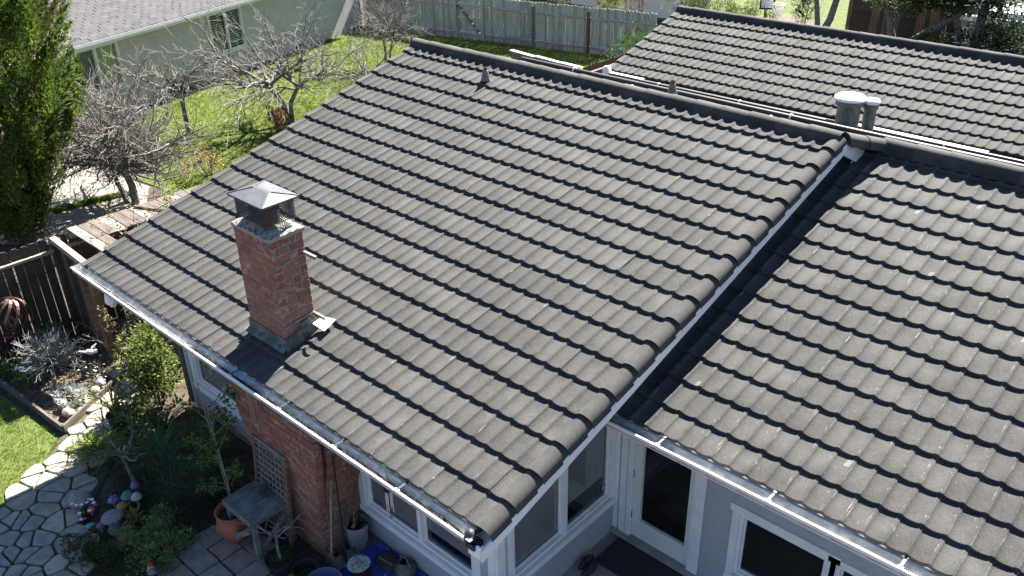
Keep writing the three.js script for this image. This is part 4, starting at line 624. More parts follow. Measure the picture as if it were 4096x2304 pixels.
// tall conifer at the left edge
{
  const r = rng(610), g = tag(group('conifer', scene, [-7.6, 0, -1.6]), 'tall feathery green conifer standing before the concrete pad', 'tree'), L = new Leaves(), ox = -0.1, oz = 0.1;
  const rad = y => { const t = [[0.4, 0.7], [1.1, 1.0], [2.3, 1.9], [3.0, 2.25], [3.7, 1.95], [4.4, 2.5], [5.2, 2.3], [6.2, 1.6], [7.2, 0.6]]; for (let i = 0; i < t.length - 1; i++) if (y <= t[i + 1][0]) return lerp(t[i][1], t[i + 1][1], clamp((y - t[i][0]) / (t[i + 1][0] - t[i][0]), 0, 1)); return 0.4; };
  const cols = [[0.10, 0.155, 0.022], [0.08, 0.13, 0.02], [0.12, 0.17, 0.03], [0.06, 0.10, 0.018]];
  for (let i = 0; i < 720; i++) { const y = 0.45 + r() * 6.4, a = r() * 6.28, k = Math.pow(r(), 0.4), q = rad(y) * 0.88 * k * (0.85 + 0.2 * r()), c = V(ox + Math.cos(a) * q, y, oz + Math.sin(a) * q), ax = V(Math.cos(a) * 0.5, 0.9, Math.sin(a) * 0.5).add(dirv(r).multiplyScalar(0.35)).normalize(), hl = 0.38 + r() * 0.4, cc = cols[Math.floor(r() * 4)], brown = r() < 0.06;
    for (let j = 0; j < 210; j++) { const t = r(), w = 0.22 * Math.sin(Math.PI * Math.pow(lerp(0.06, 1, t), 0.6)) * Math.sqrt(r()), d = dirv(r), p = c.clone().addScaledVector(ax, (t - 0.5) * hl * 1.6).addScaledVector(d, w); L.leaf(p, ax.clone().addScaledVector(d, 0.55), 0.07 + r() * 0.05, 0.036 + r() * 0.02, jit(brown && r() < 0.6 ? [0.13, 0.075, 0.03] : cc, r, 0.3)); } }
  L.build('crown', leafMat, g); const t = new GB(); t.tube([V(0, -0.05, 0), V(0.02, 1.5, -0.02), V(0.0, 3.5, 0.0), V(0.0, 6.0, 0.0)], [0.2, 0.15, 0.1, 0.03], 9); for (let i = 0; i < 24; i++) { const y = 0.8 + i * 0.2, a = r() * 6.28; t.tube([V(0.05, y, -0.05), V(0.05 + Math.cos(a) * 0.5, y + 0.3, -0.05 + Math.sin(a) * 0.5), V(Math.cos(a) * 0.9, y + 0.7, Math.sin(a) * 0.9)], [0.05, 0.03, 0.012], 5); } t.build('trunk', stemMat, g);
}
const G1 = [[0.045, 0.085, 0.016], [0.06, 0.11, 0.02], [0.035, 0.065, 0.014]], GL = [[0.13, 0.21, 0.03], [0.10, 0.18, 0.025], [0.16, 0.22, 0.05]], GD = [[0.03, 0.055, 0.016], [0.04, 0.07, 0.02], [0.025, 0.045, 0.014]], GB2 = [[0.03, 0.06, 0.035], [0.04, 0.075, 0.045], [0.025, 0.05, 0.03]], GS = [[0.34, 0.36, 0.34], [0.42, 0.44, 0.42], [0.25, 0.27, 0.25]];
const pinkF = flat(0.48, 0.07, 0.16, 0.8), whiteF = flat(0.75, 0.75, 0.72, 0.8), redF = flat(0.42, 0.05, 0.06, 0.8), yellowF = flat(0.6, 0.5, 0.05, 0.8);
// back yard shrubs
shrub('red_shrub', 'dark red twiggy shrub under the twin trunked tree', 'shrub', 620, [-9.1, 0, -9.0], r => clumps(r, 26, 0, 0.42, 0, 0.55, 0.35, 0.5, 0.07, 0.16), 30, 0.1, 0.022, [[0.10, 0.03, 0.02], [0.075, 0.022, 0.017], [0.13, 0.055, 0.03]], { up: 1.6, stems: 14, top: 0.8, spread: 0.5 });
shrub('autumn_shrub', 'yellow and red leaved shrub near the roof verge', 'shrub', 621, [-7.9, 0, -6.1], r => clumps(r, 24, 0, 0.4, 0, 0.8, 0.3, 0.7, 0.12, 0.22), 34, 0.06, 0.035, [[0.30, 0.24, 0.05], [0.22, 0.20, 0.06], [0.30, 0.10, 0.07], [0.16, 0.15, 0.05]], { stems: 10, top: 0.6, spread: 0.7 });
shrub('red_flowering_shrub', 'low shrub with red leaf tips behind the side fence', 'shrub', 622, [-5.6, 0, -0.9], r => clumps(r, 16, 0, 0.35, 0, 0.55, 0.25, 0.45, 0.1, 0.2), 40, 0.07, 0.025, [[0.24, 0.045, 0.04], [0.12, 0.14, 0.03], [0.18, 0.20, 0.05], [0.34, 0.08, 0.08]], { up: 1, stems: 8, top: 0.5, spread: 0.5 });
shrub('dry_shrub', 'small dry grey shrub on the edge of the concrete', 'shrub', 623, [-6.0, 0, -2.1], r => clumps(r, 12, 0, 0.3, 0, 0.5, 0.2, 0.4, 0.1, 0.18), 30, 0.06, 0.02, [[0.16, 0.15, 0.09], [0.11, 0.12, 0.05]], { up: 1, stems: 8, top: 0.5, spread: 0.5 });
shrub('juniper_shrub', 'bright green pointed shrub between the fence and the rear wing', 'shrub', 624, [-3.9, 0, -18.6], r => clumps(r, 60, 0, 0.95, 0, 1.1, 0.8, 1.2, 0.16, 0.3), 75, 0.08, 0.03, [[0.045, 0.10, 0.018], [0.06, 0.125, 0.022]], { up: 1.2, stems: 5, top: 1.2, spread: 0.6 });
shrub('pine_shrub', 'tufted pine like shrub above the rear wing verge', 'shrub', 625, [-3.6, 0, -21.4], r => clumps(r, 46, 0, 1.5, 0, 1.2, 0.9, 1.0, 0.13, 0.24), 70, 0.11, 0.016, [[0.05, 0.085, 0.02], [0.075, 0.10, 0.03], [0.04, 0.065, 0.018]], { up: 1.4, stems: 7, top: 1.8, spread: 0.8, thick: 2 });

// ---------------------------------------------------------------- garden beside the house
strap('strap_leaf_plant', 'broad upright green leaves at the foot of the dark fence', 'plant', 630, [-2.75, 0, -0.15], 26, 0.75, 0.085, [[0.06, 0.12, 0.03], [0.09, 0.15, 0.05], [0.04, 0.08, 0.022]], 0.35);
shrub('pink_flowering_plant', 'pink and maroon flowering plant under the metal spinner', 'plant', 631, [-2.85, 0, 0.55], r => clumps(r, 14, 0, 0.35, 0, 0.32, 0.25, 0.32, 0.08, 0.15), 46, 0.05, 0.028, [[0.10, 0.03, 0.05], [0.05, 0.07, 0.03], [0.16, 0.05, 0.08]], { flowers: r => Array.from({ length: 26 }, () => [(r() - .5) * 0.6, 0.35 + r() * 0.28, (r() - .5) * 0.6, 0.028, pinkF]) });
shrub('lime_groundcover', 'lime green leafy clump with white flowers by the lawn edging', 'plant', 632, [-2.4, 0, 0.58], r => clumps(r, 26, 0, 0.16, 0, 0.55, 0.1, 0.28, 0.08, 0.15), 50, 0.05, 0.03, GL, { stems: 3, top: 0.15, flowers: r => [[0.25, 0.3, 0.1, 0.055, whiteF], [0.42, 0.28, 0.02, 0.05, whiteF], [0.5, 0.26, -0.12, 0.04, whiteF], [0.2, 0.33, -0.1, 0.04, whiteF]] });
shrub('lime_groundcover', 'fresh green leafy clump beneath the broad strap leaves', 'plant', 633, [-2.35, 0, -0.2], r => clumps(r, 16, 0, 0.16, 0, 0.32, 0.1, 0.22, 0.07, 0.12), 46, 0.05, 0.03, G1, { stems: 3, top: 0.15 });
{ // grey twiggy bush on a short bare stem
  const r = rng(634), g = tag(group('grey_twiggy_shrub', scene, [-1.75, 0, 0.3]), 'round grey twiggy shrub on a short pale stem', 'shrub'), t = new GB(), s = new GB(); s.tube([V(0, 0, 0.05), V(-0.02, 0.2, 0.02), V(0, 0.38, 0)], [0.035, 0.03, 0.025], 7);
  for (let i = 0; i < 420; i++) { const d = dirv(r, 0.35), q = 0.2 + 0.28 * r(), c = V(d.x * q * 1.1, 0.55 + d.y * q * 0.75, d.z * q * 1.1); const b = c.clone().addScaledVector(d, 0.05).addScaledVector(dirv(r), 0.07), e = b.clone().addScaledVector(dirv(r, 0.4), 0.06); t.tube([V(0, 0.4, 0).lerp(c, 0.4), c, b, e], [0.004, 0.0035, 0.003, 0.002], 3); if (i % 2) t.tube([c, c.clone().addScaledVector(dirv(r, 0.3), 0.1)], 0.0025, 3); }
  s.build('stem', greyBark, g); t.build('twigs', flat(0.20, 0.20, 0.20, 0.9), g);
}
shrub('silver_plant', 'silvery white leaved plant inside the edging corner', 'plant', 635, [-1.15, 0, 0.36], r => clumps(r, 20, 0, 0.13, 0, 0.34, 0.09, 0.28, 0.05, 0.1), 34, 0.06, 0.024, GS, { stems: 4, top: 0.12, up: 0.9 });
shrub('silver_plant', 'small silvery tuft next to the edging stone', 'plant', 636, [-0.85, 0, 0.42], r => clumps(r, 7, 0, 0.08, 0, 0.12, 0.05, 0.12, 0.03, 0.06), 26, 0.05, 0.014, [[0.24, 0.28, 0.24], [0.3, 0.33, 0.3]], { stems: 3, top: 0.08, up: 1.3 });
shrub('silver_plant', 'scattered pale flowers in the dry bed by the upper path', 'plant', 637, [-1.55, 0, -0.25], r => clumps(r, 12, 0, 0.07, 0, 0.35, 0.04, 0.22, 0.04, 0.07), 22, 0.04, 0.018, [[0.2, 0.24, 0.16], [0.12, 0.16, 0.07], [0.4, 0.4, 0.36]], { stems: 2, top: 0.08, flowers: r => Array.from({ length: 22 }, () => [(r() - .5) * 0.75, 0.08 + r() * 0.06, (r() - .5) * 0.45, 0.018, whiteF]) });
{ const r = rng(638), L = new Leaves(); for (let i = 0; i < 2600; i++) { const x = -2.6 + r() * 1.9, z = -1.1 + r() * 1.7; if (z > 0.7 || x > -0.55 - (0.7 - z) * 0.5) continue; L.leaf(V(x, 0.005 + r() * 0.03, z), dirv(r, 0.1), 0.05, 0.014 + r() * 0.014, jit([[0.24, 0.17, 0.10], [0.15, 0.09, 0.055], [0.30, 0.24, 0.17], [0.09, 0.06, 0.04]][Math.floor(r() * 4)], r)); } const m = L.build('leaf_litter', leafMat, scene); m.userData = { kind: 'stuff', label: 'dry brown leaf litter over the garden bed', category: 'litter' }; }
{ // bare rose canes by the post
  const cane = (name, label, pos, n, h, leaf, seedv) => { const r = rng(seedv), g = tag(group(name, scene, pos), label, 'shrub'), t = new GB(), L = new Leaves(); for (let i = 0; i < n; i++) { let p = V((r() - .5) * 0.1, 0, (r() - .5) * 0.1), d = V((r() - .5) * 0.7, 1, (r() - .5) * 0.7).normalize(); const pts = [p]; for (let k = 0; k < 6; k++) { d.add(dirv(r).multiplyScalar(0.3)).normalize(); p = p.clone().addScaledVector(d, h / 6 * (0.7 + 0.6 * r())); pts.push(p); if (leaf) for (let q = 0; q < leaf; q++) L.leaf(p.clone().addScaledVector(dirv(r), 0.08), dirv(r, 0.3), 0.05, 0.035, jit([[0.13, 0.17, 0.05], [0.2, 0.2, 0.09], [0.22, 0.12, 0.07]][Math.floor(r() * 3)], r)); if (k > 1) t.tube([p, p.clone().addScaledVector(dirv(r, 0.2), 0.14)], 0.003, 3); } t.tube(pts, pts.map((_, k) => 0.009 - k * 0.001), 4); } t.build('canes', leaf ? stemMat : flat(0.19, 0.19, 0.19, 0.9), g); if (leaf) L.build('foliage', leafMat, g); return g; };
  cane('rose_canes', 'grey leafless rose canes against the fence post', [-1.95, 0, -0.72], 9, 0.75, 0, 640);
  cane('climbing_rose', 'climbing rose with sparse leaves in front of the brown panel', [-1.45, 0, -0.95], 9, 1.35, 7, 641);
  cane('climbing_rose', 'climbing rose sprawling over the plank cover', [-2.2, 0.9, -1.9], 14, 1.3, 16, 642);
}
// hedge-like bush at the house corner
shrub('leafy_bush', 'tall glossy green bush at the house corner by the upper path', 'bush', 643, [0.02, 0, -0.5], r => clumps(r, 100, 0, 0.72, 0, 0.5, 0.72, 0.42, 0.1, 0.2), 44, 0.065, 0.03, [[0.11, 0.15, 0.022], [0.07, 0.105, 0.018], [0.16, 0.19, 0.035], [0.05, 0.08, 0.015]], { stems: 8, top: 1.1, spread: 0.4, up: 0.3 });
shrub('leafy_bush', 'loose light green shrub at the foot of the tall corner bush', 'bush', 644, [0.25, 0, -0.05], r => clumps(r, 22, 0, 0.35, 0, 0.42, 0.25, 0.3, 0.08, 0.14), 40, 0.07, 0.022, [[0.10, 0.15, 0.03], [0.07, 0.11, 0.03]], { stems: 5, top: 0.5 });
// potted strap plant on the path
{ const p = tag(group('plant_pot', scene, [0.12, 0, 0.2]), 'black nursery pot on the upper flagstone path', 'pot'); new GB().lathe([[0.001, 0.01], [0.1, 0.01], [0.125, 0.24], [0.14, 0.245], [0.14, 0.27], [0.12, 0.27], [0.115, 0.22], [0.001, 0.22]], 0, 0, 0, 20).build('body', M.black, p); new GB().lathe([[0.001, 0.235], [0.118, 0.23]], 0, 0, 0, 20).build('soil', soil, p); }
strap('spiky_plant', 'tall spiky yellow green leaves growing from the black pot', 'plant', 645, [0.12, 0.22, 0.2], 34, 0.85, 0.026, [[0.13, 0.17, 0.045], [0.08, 0.115, 0.035], [0.20, 0.22, 0.08]], 0.55);
strap('grass_clump', 'dense yellow green grass clump beside the flagstones', 'plant', 646, [0.6, 0, 0.7], 760, 0.52, 0.016, [[0.17, 0.24, 0.035], [0.22, 0.28, 0.045], [0.10, 0.15, 0.025]], 0.8);
strap('grass_clump', 'smaller grass clump behind the dense one', 'plant', 647, [0.95, 0, 0.25], 160, 0.34, 0.012, [[0.07, 0.11, 0.02], [0.05, 0.085, 0.018]], 0.8);
strap('lily_clump', 'large clump of arching dark strap leaves in the shade', 'plant', 648, [1.4, 0, 0.2], 130, 0.85, 0.036, [[0.10, 0.165, 0.045], [0.14, 0.20, 0.07], [0.07, 0.125, 0.035]], 0.75);
strap('lily_clump', 'second strap leaf clump next to the tall corner bush', 'plant', 649, [0.8, 0, -0.15], 80, 0.7, 0.032, [[0.09, 0.145, 0.035], [0.12, 0.18, 0.05]], 0.7);
strap('fern', 'spreading fern against the house wall under the window', 'plant', 650, [1.65, 0, -0.42], 46, 0.62, 0.075, [[0.10, 0.19, 0.03], [0.08, 0.155, 0.025]], 0.7);
shrub('feathery_shrub', 'broad feathery blue green shrub in front of the brick base', 'shrub', 651, [2.15, 0, 0.18], r => clumps(r, 66, 0, 0.42, 0, 0.72, 0.35, 0.5, 0.12, 0.22), 80, 0.085, 0.011, [[0.05, 0.095, 0.05], [0.065, 0.115, 0.06], [0.04, 0.075, 0.04]], { up: 0.9, stems: 6, top: 0.5, spread: 0.5 });
shrub('small_leaf_shrub', 'low olive green small leaved shrub in the lower shade', 'shrub', 652, [2.85, 0, 1.05], r => clumps(r, 60, 0, 0.22, 0, 0.52, 0.2, 0.42, 0.07, 0.14), 62, 0.035, 0.02, [[0.15, 0.21, 0.06], [0.11, 0.165, 0.05], [0.18, 0.22, 0.08]], { up: 0.5, stems: 8, top: 0.35, spread: 0.5 });
shrub('small_leaf_shrub', 'dark small leaved mound along the stones near the frame edge', 'shrub', 653, [2.35, 0, 1.62], r => clumps(r, 40, 0, 0.12, 0, 0.45, 0.1, 0.3, 0.06, 0.11), 56, 0.03, 0.018, [[0.05, 0.07, 0.022], [0.065, 0.085, 0.03]], { up: 0.5, stems: 5, top: 0.2 });
{ const r = rng(655), L = new Leaves(); for (let i = 0; i < 16000; i++) { const x = 0.9 + r() * 2.4, z = -0.15 + r() * 2.2; if (z > 0.35 + (x - 0.5) * 0.66 || x > 3.1 && z < 1) continue; L.leaf(V(x, 0.003 + r() * 0.035, z), dirv(r, 0.6), 0.028, 0.018, jit([[0.05, 0.085, 0.02], [0.035, 0.055, 0.016], [0.07, 0.09, 0.03], [0.05, 0.035, 0.02]][Math.floor(r() * 4)], r)); } const m = L.build('groundcover', leafMat, scene); m.userData = { kind: 'stuff', label: 'low leafy groundcover in the shaded bed beside the flagstones', category: 'groundcover' }; }
shrub('yellow_plant', 'small yellow leaved plant behind the stone lantern', 'plant', 656, [2.12, 0, 0.98], r => clumps(r, 5, 0, 0.1, 0, 0.12, 0.06, 0.1, 0.03, 0.06), 14, 0.07, 0.045, [[0.28, 0.26, 0.05], [0.2, 0.2, 0.04]], { stems: 3, top: 0.1 });
{ // contorted bare shrub
  bareTree('contorted_shrub', 'grey contorted leafless shrub over the ornamental mushrooms', 657, [1.42, 0, 0.62], { trunks: [{ pts: [[0, 0, 0], [-0.05, 0.22, 0.02], [-0.12, 0.42, 0.03]], r: 0.03 }], limbs: 5, len: 0.46, flare: 1.2, gnarl: 0.9, lift: 0, levels: 2, kids: [3, 2], spread: 1.0, shrink: 0.62, max: 70, up: 0.05, tip: 0.003 }).userData.group = undefined;
}

// ---------------------------------------------------------------- side fence and the plank-covered store
function picketGeom(h, w = 0.07) { const g = new GB(), c = 0.04, z = 0.009, P = [[-w, 0], [w, 0], [w, h - c], [w - c, h], [-w + c, h], [-w, h - c]]; for (const s of [1, -1]) for (let i = 1; i < P.length - 1; i++) g.tri(V(P[0][0], P[0][1], s * z), V(P[i][0], P[i][1], s * z), V(P[i + 1][0], P[i + 1][1], s * z), [P[0][1], P[0][0]], [P[i][1], P[i][0]], [P[i + 1][1], P[i + 1][0]]); for (let i = 0; i < P.length; i++) { const n = (i + 1) % P.length; g.quad(V(P[i][0], P[i][1], z), V(P[i][0], P[i][1], -z), V(P[n][0], P[n][1], -z), V(P[n][0], P[n][1], z)); } return g.geom(); }
{
  const r = rng(701), pg = picketGeom(1.86), fence = tag(group('side_fence', scene, [-3.06, 0, 1.5]), 'dark dog-eared side fence behind the garden bed', 'fence');
  for (let z = 0; z > -5.6; z -= 0.147 + r() * 0.01) { const m = mesh('picket', pg, M.darkWood, fence); m.position.set((r() - .5) * 0.01, -0.02 + (r() - .5) * 0.03, z); m.rotation.set((r() - .5) * 0.015, Math.PI / 2, 0); }
  for (const y of [0.3, 1.62]) new GB().box(0.055, y, -2.75, 0.09, 0.045, 5.5).build('rail', y > 1 ? M.paleWood : M.darkWood, fence); for (const z of [-0.1, -2.2, -4.6]) new GB().box(0.06, 0.9, z, 0.09, 1.8, 0.09).build('post', M.darkWood, fence);
  const f2 = tag(group('side_fence', scene, [-3.06, 0, -14.6]), 'brown dog-eared fence end by the rear wing', 'fence'); for (let z = 0; z > -2.6; z -= 0.15) { const m = mesh('picket', pg, M.brownWood, f2); m.position.set((r() - .5) * 0.01, -0.2 + (r() - .5) * 0.03, z); m.rotation.y = Math.PI / 2; } new GB().box(0.22, 1.55, -0.9, 0.09, 0.04, 1.9).build('rail', M.sunWood, f2);
  const low = tag(group('low_fence', scene, [-5.95, 0, -15.0]), 'low fence with a white sunlit cap board across the lawn', 'fence'); const pl = picketGeom(1.56); for (let x = 0; x < 2.8; x += 0.15) { const m = mesh('picket', pl, M.greyWood, low); m.position.set(x + 0.07, 0, (r() - .5) * 0.01); } for (let i = 0; i < 3; i++) new GB().bar(V(i * 0.95, 1.6 - i * 0.02 + r() * 0.02, 0), V(i * 0.95 + 0.94, 1.57 - i * 0.02 + r() * 0.02, 0.02), 0.14, 0.03).build('cap_board', M.fenceWood3, low);
}
{
  const r = rng(702), s = tag(group('plank_store', scene, [-2.5, 0, -2.0]), 'side yard store roofed with sunlit wooden planks', 'shed');
  new GB().bar(V(-0.52, 1.8, 1.36), V(0.82, 1.8, 1.42), 0.1, 0.09).build('front_beam', M.paleWood, s);
  new GB().bar(V(-0.5, 1.78, 1.1), V(-0.5, 1.78, -1.6), 0.09, 0.09).build('wall_beam', M.paleWood, s);
  for (let i = 0; i < 15; i++) { const z = 1.0 - i * 0.178; new GB().bar(V(-0.6 + (r() - .5) * 0.06, 1.86 + (r() - .5) * 0.015, z), V(i < 2 ? 0.9 : 0.1 + r() * 0.08, 1.86 + (r() - .5) * 0.012, z + (r() - .5) * 0.015), 0.165, 0.025).build('plank', r() < 0.6 ? M.sunWood : M.greyWood, s); }
  new GB().bar(V(-0.55, 1.895, -0.1), V(0.12, 1.895, -0.4), 0.05, 0.03).build('batten', M.sunWood, s);
  for (let x = -0.5; x < 0.3; x += 0.145) new GB().box(x + 0.07, 0.88, 1.34, 0.138, 1.76, 0.02).build('board', r() < 0.5 ? M.darkWood : M.brownWood, s);
  for (const [x, z, m] of [[0.36, 1.36, M.brownWood], [-0.5, 1.36, M.darkWood], [0.78, 1.38, M.brownWood]]) new GB().box(x, 0.87, z, 0.11, 1.76, 0.11).build('post', m, s);
  for (let x = 0.86; x < 1.7; x += 0.15) new GB().box(x + 0.07, 0.65, 0.62, 0.145, 1.25, 0.02).build('panel_board', M.brownWood, s); new GB().box(1.3, 0.12, 0.66, 0.95, 0.06, 0.03).build('panel_rail', M.sunWood, s);
}
// timber edging of the bed
for (const [a, b, l] of [[[-2.9, 0.95], [-0.42, 0.78], 'timber edging board between lawn and garden bed'], [[-0.42, 0.78], [-1.02, -0.3], 'timber edging board beside the upper flagstones'], [[-1.02, -0.3], [-1.5, -1.3], 'weathered timber edging running up to the rose']]) tag(new GB().bar(V(a[0], 0.05, a[1]), V(b[0], 0.05, b[1]), 0.04, 0.13).build('edging_board', M.sunWood, scene), l, 'edging', 'bed edging boards');

// ---------------------------------------------------------------- garden objects
function rock(x, y, z, rx, ry, rz, seedv, mat, label) { const g = new THREE.IcosahedronGeometry(1, 2), P = g.attributes.position; for (let i = 0; i < P.count; i++) { const v = V(P.getX(i), P.getY(i), P.getZ(i)), n = 0.72 + 0.5 * fbm(v.x * 1.5 + 20 + seedv, v.y * 1.5 + v.z * 1.7 + 20, 64, seedv, 3); P.setXYZ(i, v.x * rx * n, v.y * ry * n, v.z * rz * n); } g.computeVertexNormals(); const m = mesh('rock', g, mat, scene); m.position.set(x, y, z); return tag(m, label, 'rock'); }
const pale = mottled([0.30, 0.29, 0.27], [0.20, 0.19, 0.175], 0.3, 6, 351, 0.95, 0.2, 0.006), warmRock = mottled([0.34, 0.27, 0.20], [0.24, 0.2, 0.15], 0.3, 6, 352, 0.95, 0.2);
rock(1.27, 0.07, 1.3, 0.15, 0.13, 0.14, 1, pale, 'grey rock between the flagstones and the mushrooms'); rock(2.12, 0.05, 1.7, 0.2, 0.1, 0.15, 2, pale, 'flat pale rock at the edge of the dark mound');
rock(-1.95, 0.07, -0.8, 0.11, 0.1, 0.1, 3, warmRock, 'round tan stone by the fence post'); rock(-1.72, 0.06, -0.88, 0.13, 0.08, 0.1, 4, pale, 'pale stone next to the round tan one'); rock(-1.5, 0.06, -0.92, 0.12, 0.08, 0.1, 5, pale, 'pale stone at the top of the upper path');
rock(-0.78, 0.05, 0.55, 0.13, 0.07, 0.09, 6, warmRock, 'flat tan stone in the edging corner'); rock(-1.0, 0.05, 0.52, 0.1, 0.09, 0.08, 7, pale, 'upright pale stone behind the flat tan one'); rock(-1.2, 0.05, -0.12, 0.13, 0.09, 0.1, 8, pale, 'grey boulder among the dry leaves'); rock(-1.05, 0.04, 0.02, 0.1, 0.06, 0.08, 9, warmRock, 'low stone on the bed side of the edging');
{ // wind spinner: a globe of curved copper blades on a thin post
  const g = tag(group('wind_spinner', scene, [-2.78, 0, 0.32]), 'round copper wind spinner on a thin post', 'wind spinner'), cu = flat(0.17, 0.09, 0.075, 0.4, { metalness: 0.6 }); new GB().tube([V(0.12, 0, 0.02), V(0, 0.75, 0)], 0.008, 6).build('post', M.darkMetal, g); new GB().tube([V(0.42, 0, -0.1), V(0.0, 0.6, 0)], 0.006, 6).build('stay', M.darkMetal, g);
  for (let k = 0; k < 10; k++) { const a = k / 10 * Math.PI * 2, L = new GB(); let prev = null; for (let i = 0; i <= 12; i++) { const t = i / 12, rr = 0.27 * Math.sin(Math.PI * t * 0.98), an = a + t * 1.7, c = V(Math.cos(an) * rr, 0.92 + 0.27 * Math.cos(Math.PI * t), Math.sin(an) * rr), w = 0.022, s = V(-Math.sin(an), 0.3, Math.cos(an)).normalize(), A = c.clone().addScaledVector(s, w), B = c.clone().addScaledVector(s, -w); if (prev) L.quad(prev[0], prev[1], B, A); prev = [A, B]; } L.build('blade', cu, g); }
  const ring = new GB(); ring.geo(new THREE.TorusGeometry(0.29, 0.008, 6, 40), new THREE.Matrix4().makeRotationY(0.75).setPosition(0, 0.92, 0)); ring.build('ring', cu, g);
}
{ // white bird on a stake
  const g = tag(group('bird_ornament', scene, [-1.85, 0, -0.32]), 'white bird garden ornament with spread wings on a stake', 'ornament'); new GB().tube([V(0, 0, 0), V(0, 0.22, 0)], 0.006, 5).build('stake', M.darkMetal, g); const b = new GB(); b.geo(new THREE.SphereGeometry(1, 12, 8), new THREE.Matrix4().makeRotationY(0.6).multiply(new THREE.Matrix4().makeScale(0.11, 0.042, 0.045)).setPosition(0, 0.25, 0)); b.geo(new THREE.SphereGeometry(0.034, 10, 8), new THREE.Matrix4().makeTranslation(0.1, 0.275, -0.065)); b.build('body', M.glossWhite, g); const w = new Leaves(); w.leaf(V(0, 0.27, 0.02), V(-0.25, 0.35, 1), 0.17, 0.07, [0.8, 0.8, 0.79]); w.leaf(V(0, 0.27, -0.02), V(-0.45, 0.35, -1), 0.17, 0.07, [0.8, 0.8, 0.79]); w.leaf(V(-0.09, 0.25, 0.06), V(-1, 0.1, 0.6), 0.1, 0.05, [0.75, 0.75, 0.75]); w.build('wings', leafMat, g);
}
{ // ornamental mushrooms
  const mush = (x, z, h, r, capc, stem, label, spots) => { const g = tag(group('mushroom_ornament', scene, [x, 0, z]), label, 'ornament', 'painted mushrooms in the shade bed'); new GB().lathe([[r * 0.32, 0], [r * 0.24, h * 0.5], [r * 0.28, h * 0.85]], 0, 0, 0, 12).build('stem', stem, g); new GB().lathe([[r * 0.2, h * 0.8], [r, h * 0.78], [r * 0.97, h * 0.86], [r * 0.7, h * 1.02], [r * 0.35, h * 1.12], [0.001, h * 1.15]], 0, 0, 0, 20).build('cap', capc, g); const q = rng(Math.floor(x * 100)); for (let i = 0; i < (spots ? 7 : 0); i++) { const a = q() * 6.28, t = 0.3 + 0.5 * q(); new GB().geo(new THREE.SphereGeometry(r * 0.13, 8, 6), new THREE.Matrix4().makeScale(1, 0.4, 1).setPosition(Math.cos(a) * r * t, h * (1.14 - 0.22 * t * t), Math.sin(a) * r * t)).build('spot', spots, g); } };
  const W = flat(0.3, 0.28, 0.25, 0.8), Wd = flat(0.4, 0.4, 0.38, 0.7);
  mush(1.68, 1.02, 0.15, 0.085, flat(0.08, 0.075, 0.17, 0.6), W, 'purple blue mushroom ornament with pale speckles', Wd); mush(1.8, 0.88, 0.2, 0.09, flat(0.05, 0.15, 0.15, 0.6), W, 'teal mushroom ornament in the middle of the cluster', flat(0.1, 0.35, 0.32)); mush(1.93, 0.82, 0.22, 0.075, flat(0.36, 0.35, 0.31, 0.7), W, 'cream white mushroom ornament on a tall stem'); mush(1.87, 1.0, 0.15, 0.075, flat(0.32, 0.16, 0.03, 0.6), W, 'orange mushroom ornament with a red centre', flat(0.45, 0.05, 0.03)); mush(1.75, 0.74, 0.26, 0.065, flat(0.12, 0.09, 0.2, 0.6), flat(0.3, 0.2, 0.3), 'small violet mushroom ornament at the back'); mush(1.95, 1.08, 0.1, 0.04, Wd, W, 'tiny white mushroom ornament before the orange one'); mush(1.97, 1.34, 0.11, 0.06, flat(0.22, 0.08, 0.13, 0.6), flat(0.4, 0.3, 0.24), 'dull plum mushroom ornament beside the stone lantern'); mush(1.84, 1.42, 0.08, 0.06, flat(0.10, 0.26, 0.27, 0.5), W, 'small turquoise mushroom ornament near the plum one'); mush(2.42, 1.27, 0.16, 0.065, flat(0.38, 0.12, 0.13, 0.6), W, 'pink mushroom ornament at the edge of the olive shrub', Wd);
  mush(1.62, 1.3, 0.13, 0.055, flat(0.42, 0.04, 0.03, 0.5), W, 'red toadstool ornament among pink and white flowers', Wd);
}
shrub('flower_patch', 'pink and white flowers beside the grey rock', 'flowers', 704, [1.55, 0, 1.32], r => clumps(r, 8, 0, 0.06, 0, 0.2, 0.03, 0.14, 0.04, 0.06), 26, 0.03, 0.02, GD, { stems: 2, top: 0.06, flowers: r => Array.from({ length: 18 }, (_, i) => [(r() - .5) * 0.42, 0.1 + r() * 0.04, (r() - .5) * 0.3, 0.026, i % 3 ? whiteF : pinkF]) });
{ // stone lantern / bird bath
  const g = tag(group('stone_lantern', scene, [2.13, 0, 1.22]), 'small grey stone lantern with a flat round cap', 'ornament'), st = mottled([0.21, 0.21, 0.205], [0.13, 0.13, 0.125], 0.2, 6, 353, 0.95, 0.35); new GB().lathe([[0.001, 0], [0.1, 0], [0.1, 0.06], [0.075, 0.08], [0.07, 0.16], [0.085, 0.18], [0.085, 0.2], [0.001, 0.2]], 0, 0, 0, 20).build('base', st, g); const cp = new GB().lathe([[0.001, 0.2], [0.13, 0.215], [0.14, 0.235], [0.12, 0.27], [0.05, 0.29], [0.001, 0.295]], 0, 0, 0, 26).build('cap', st, g); cp.rotation.z = 0.12;
}
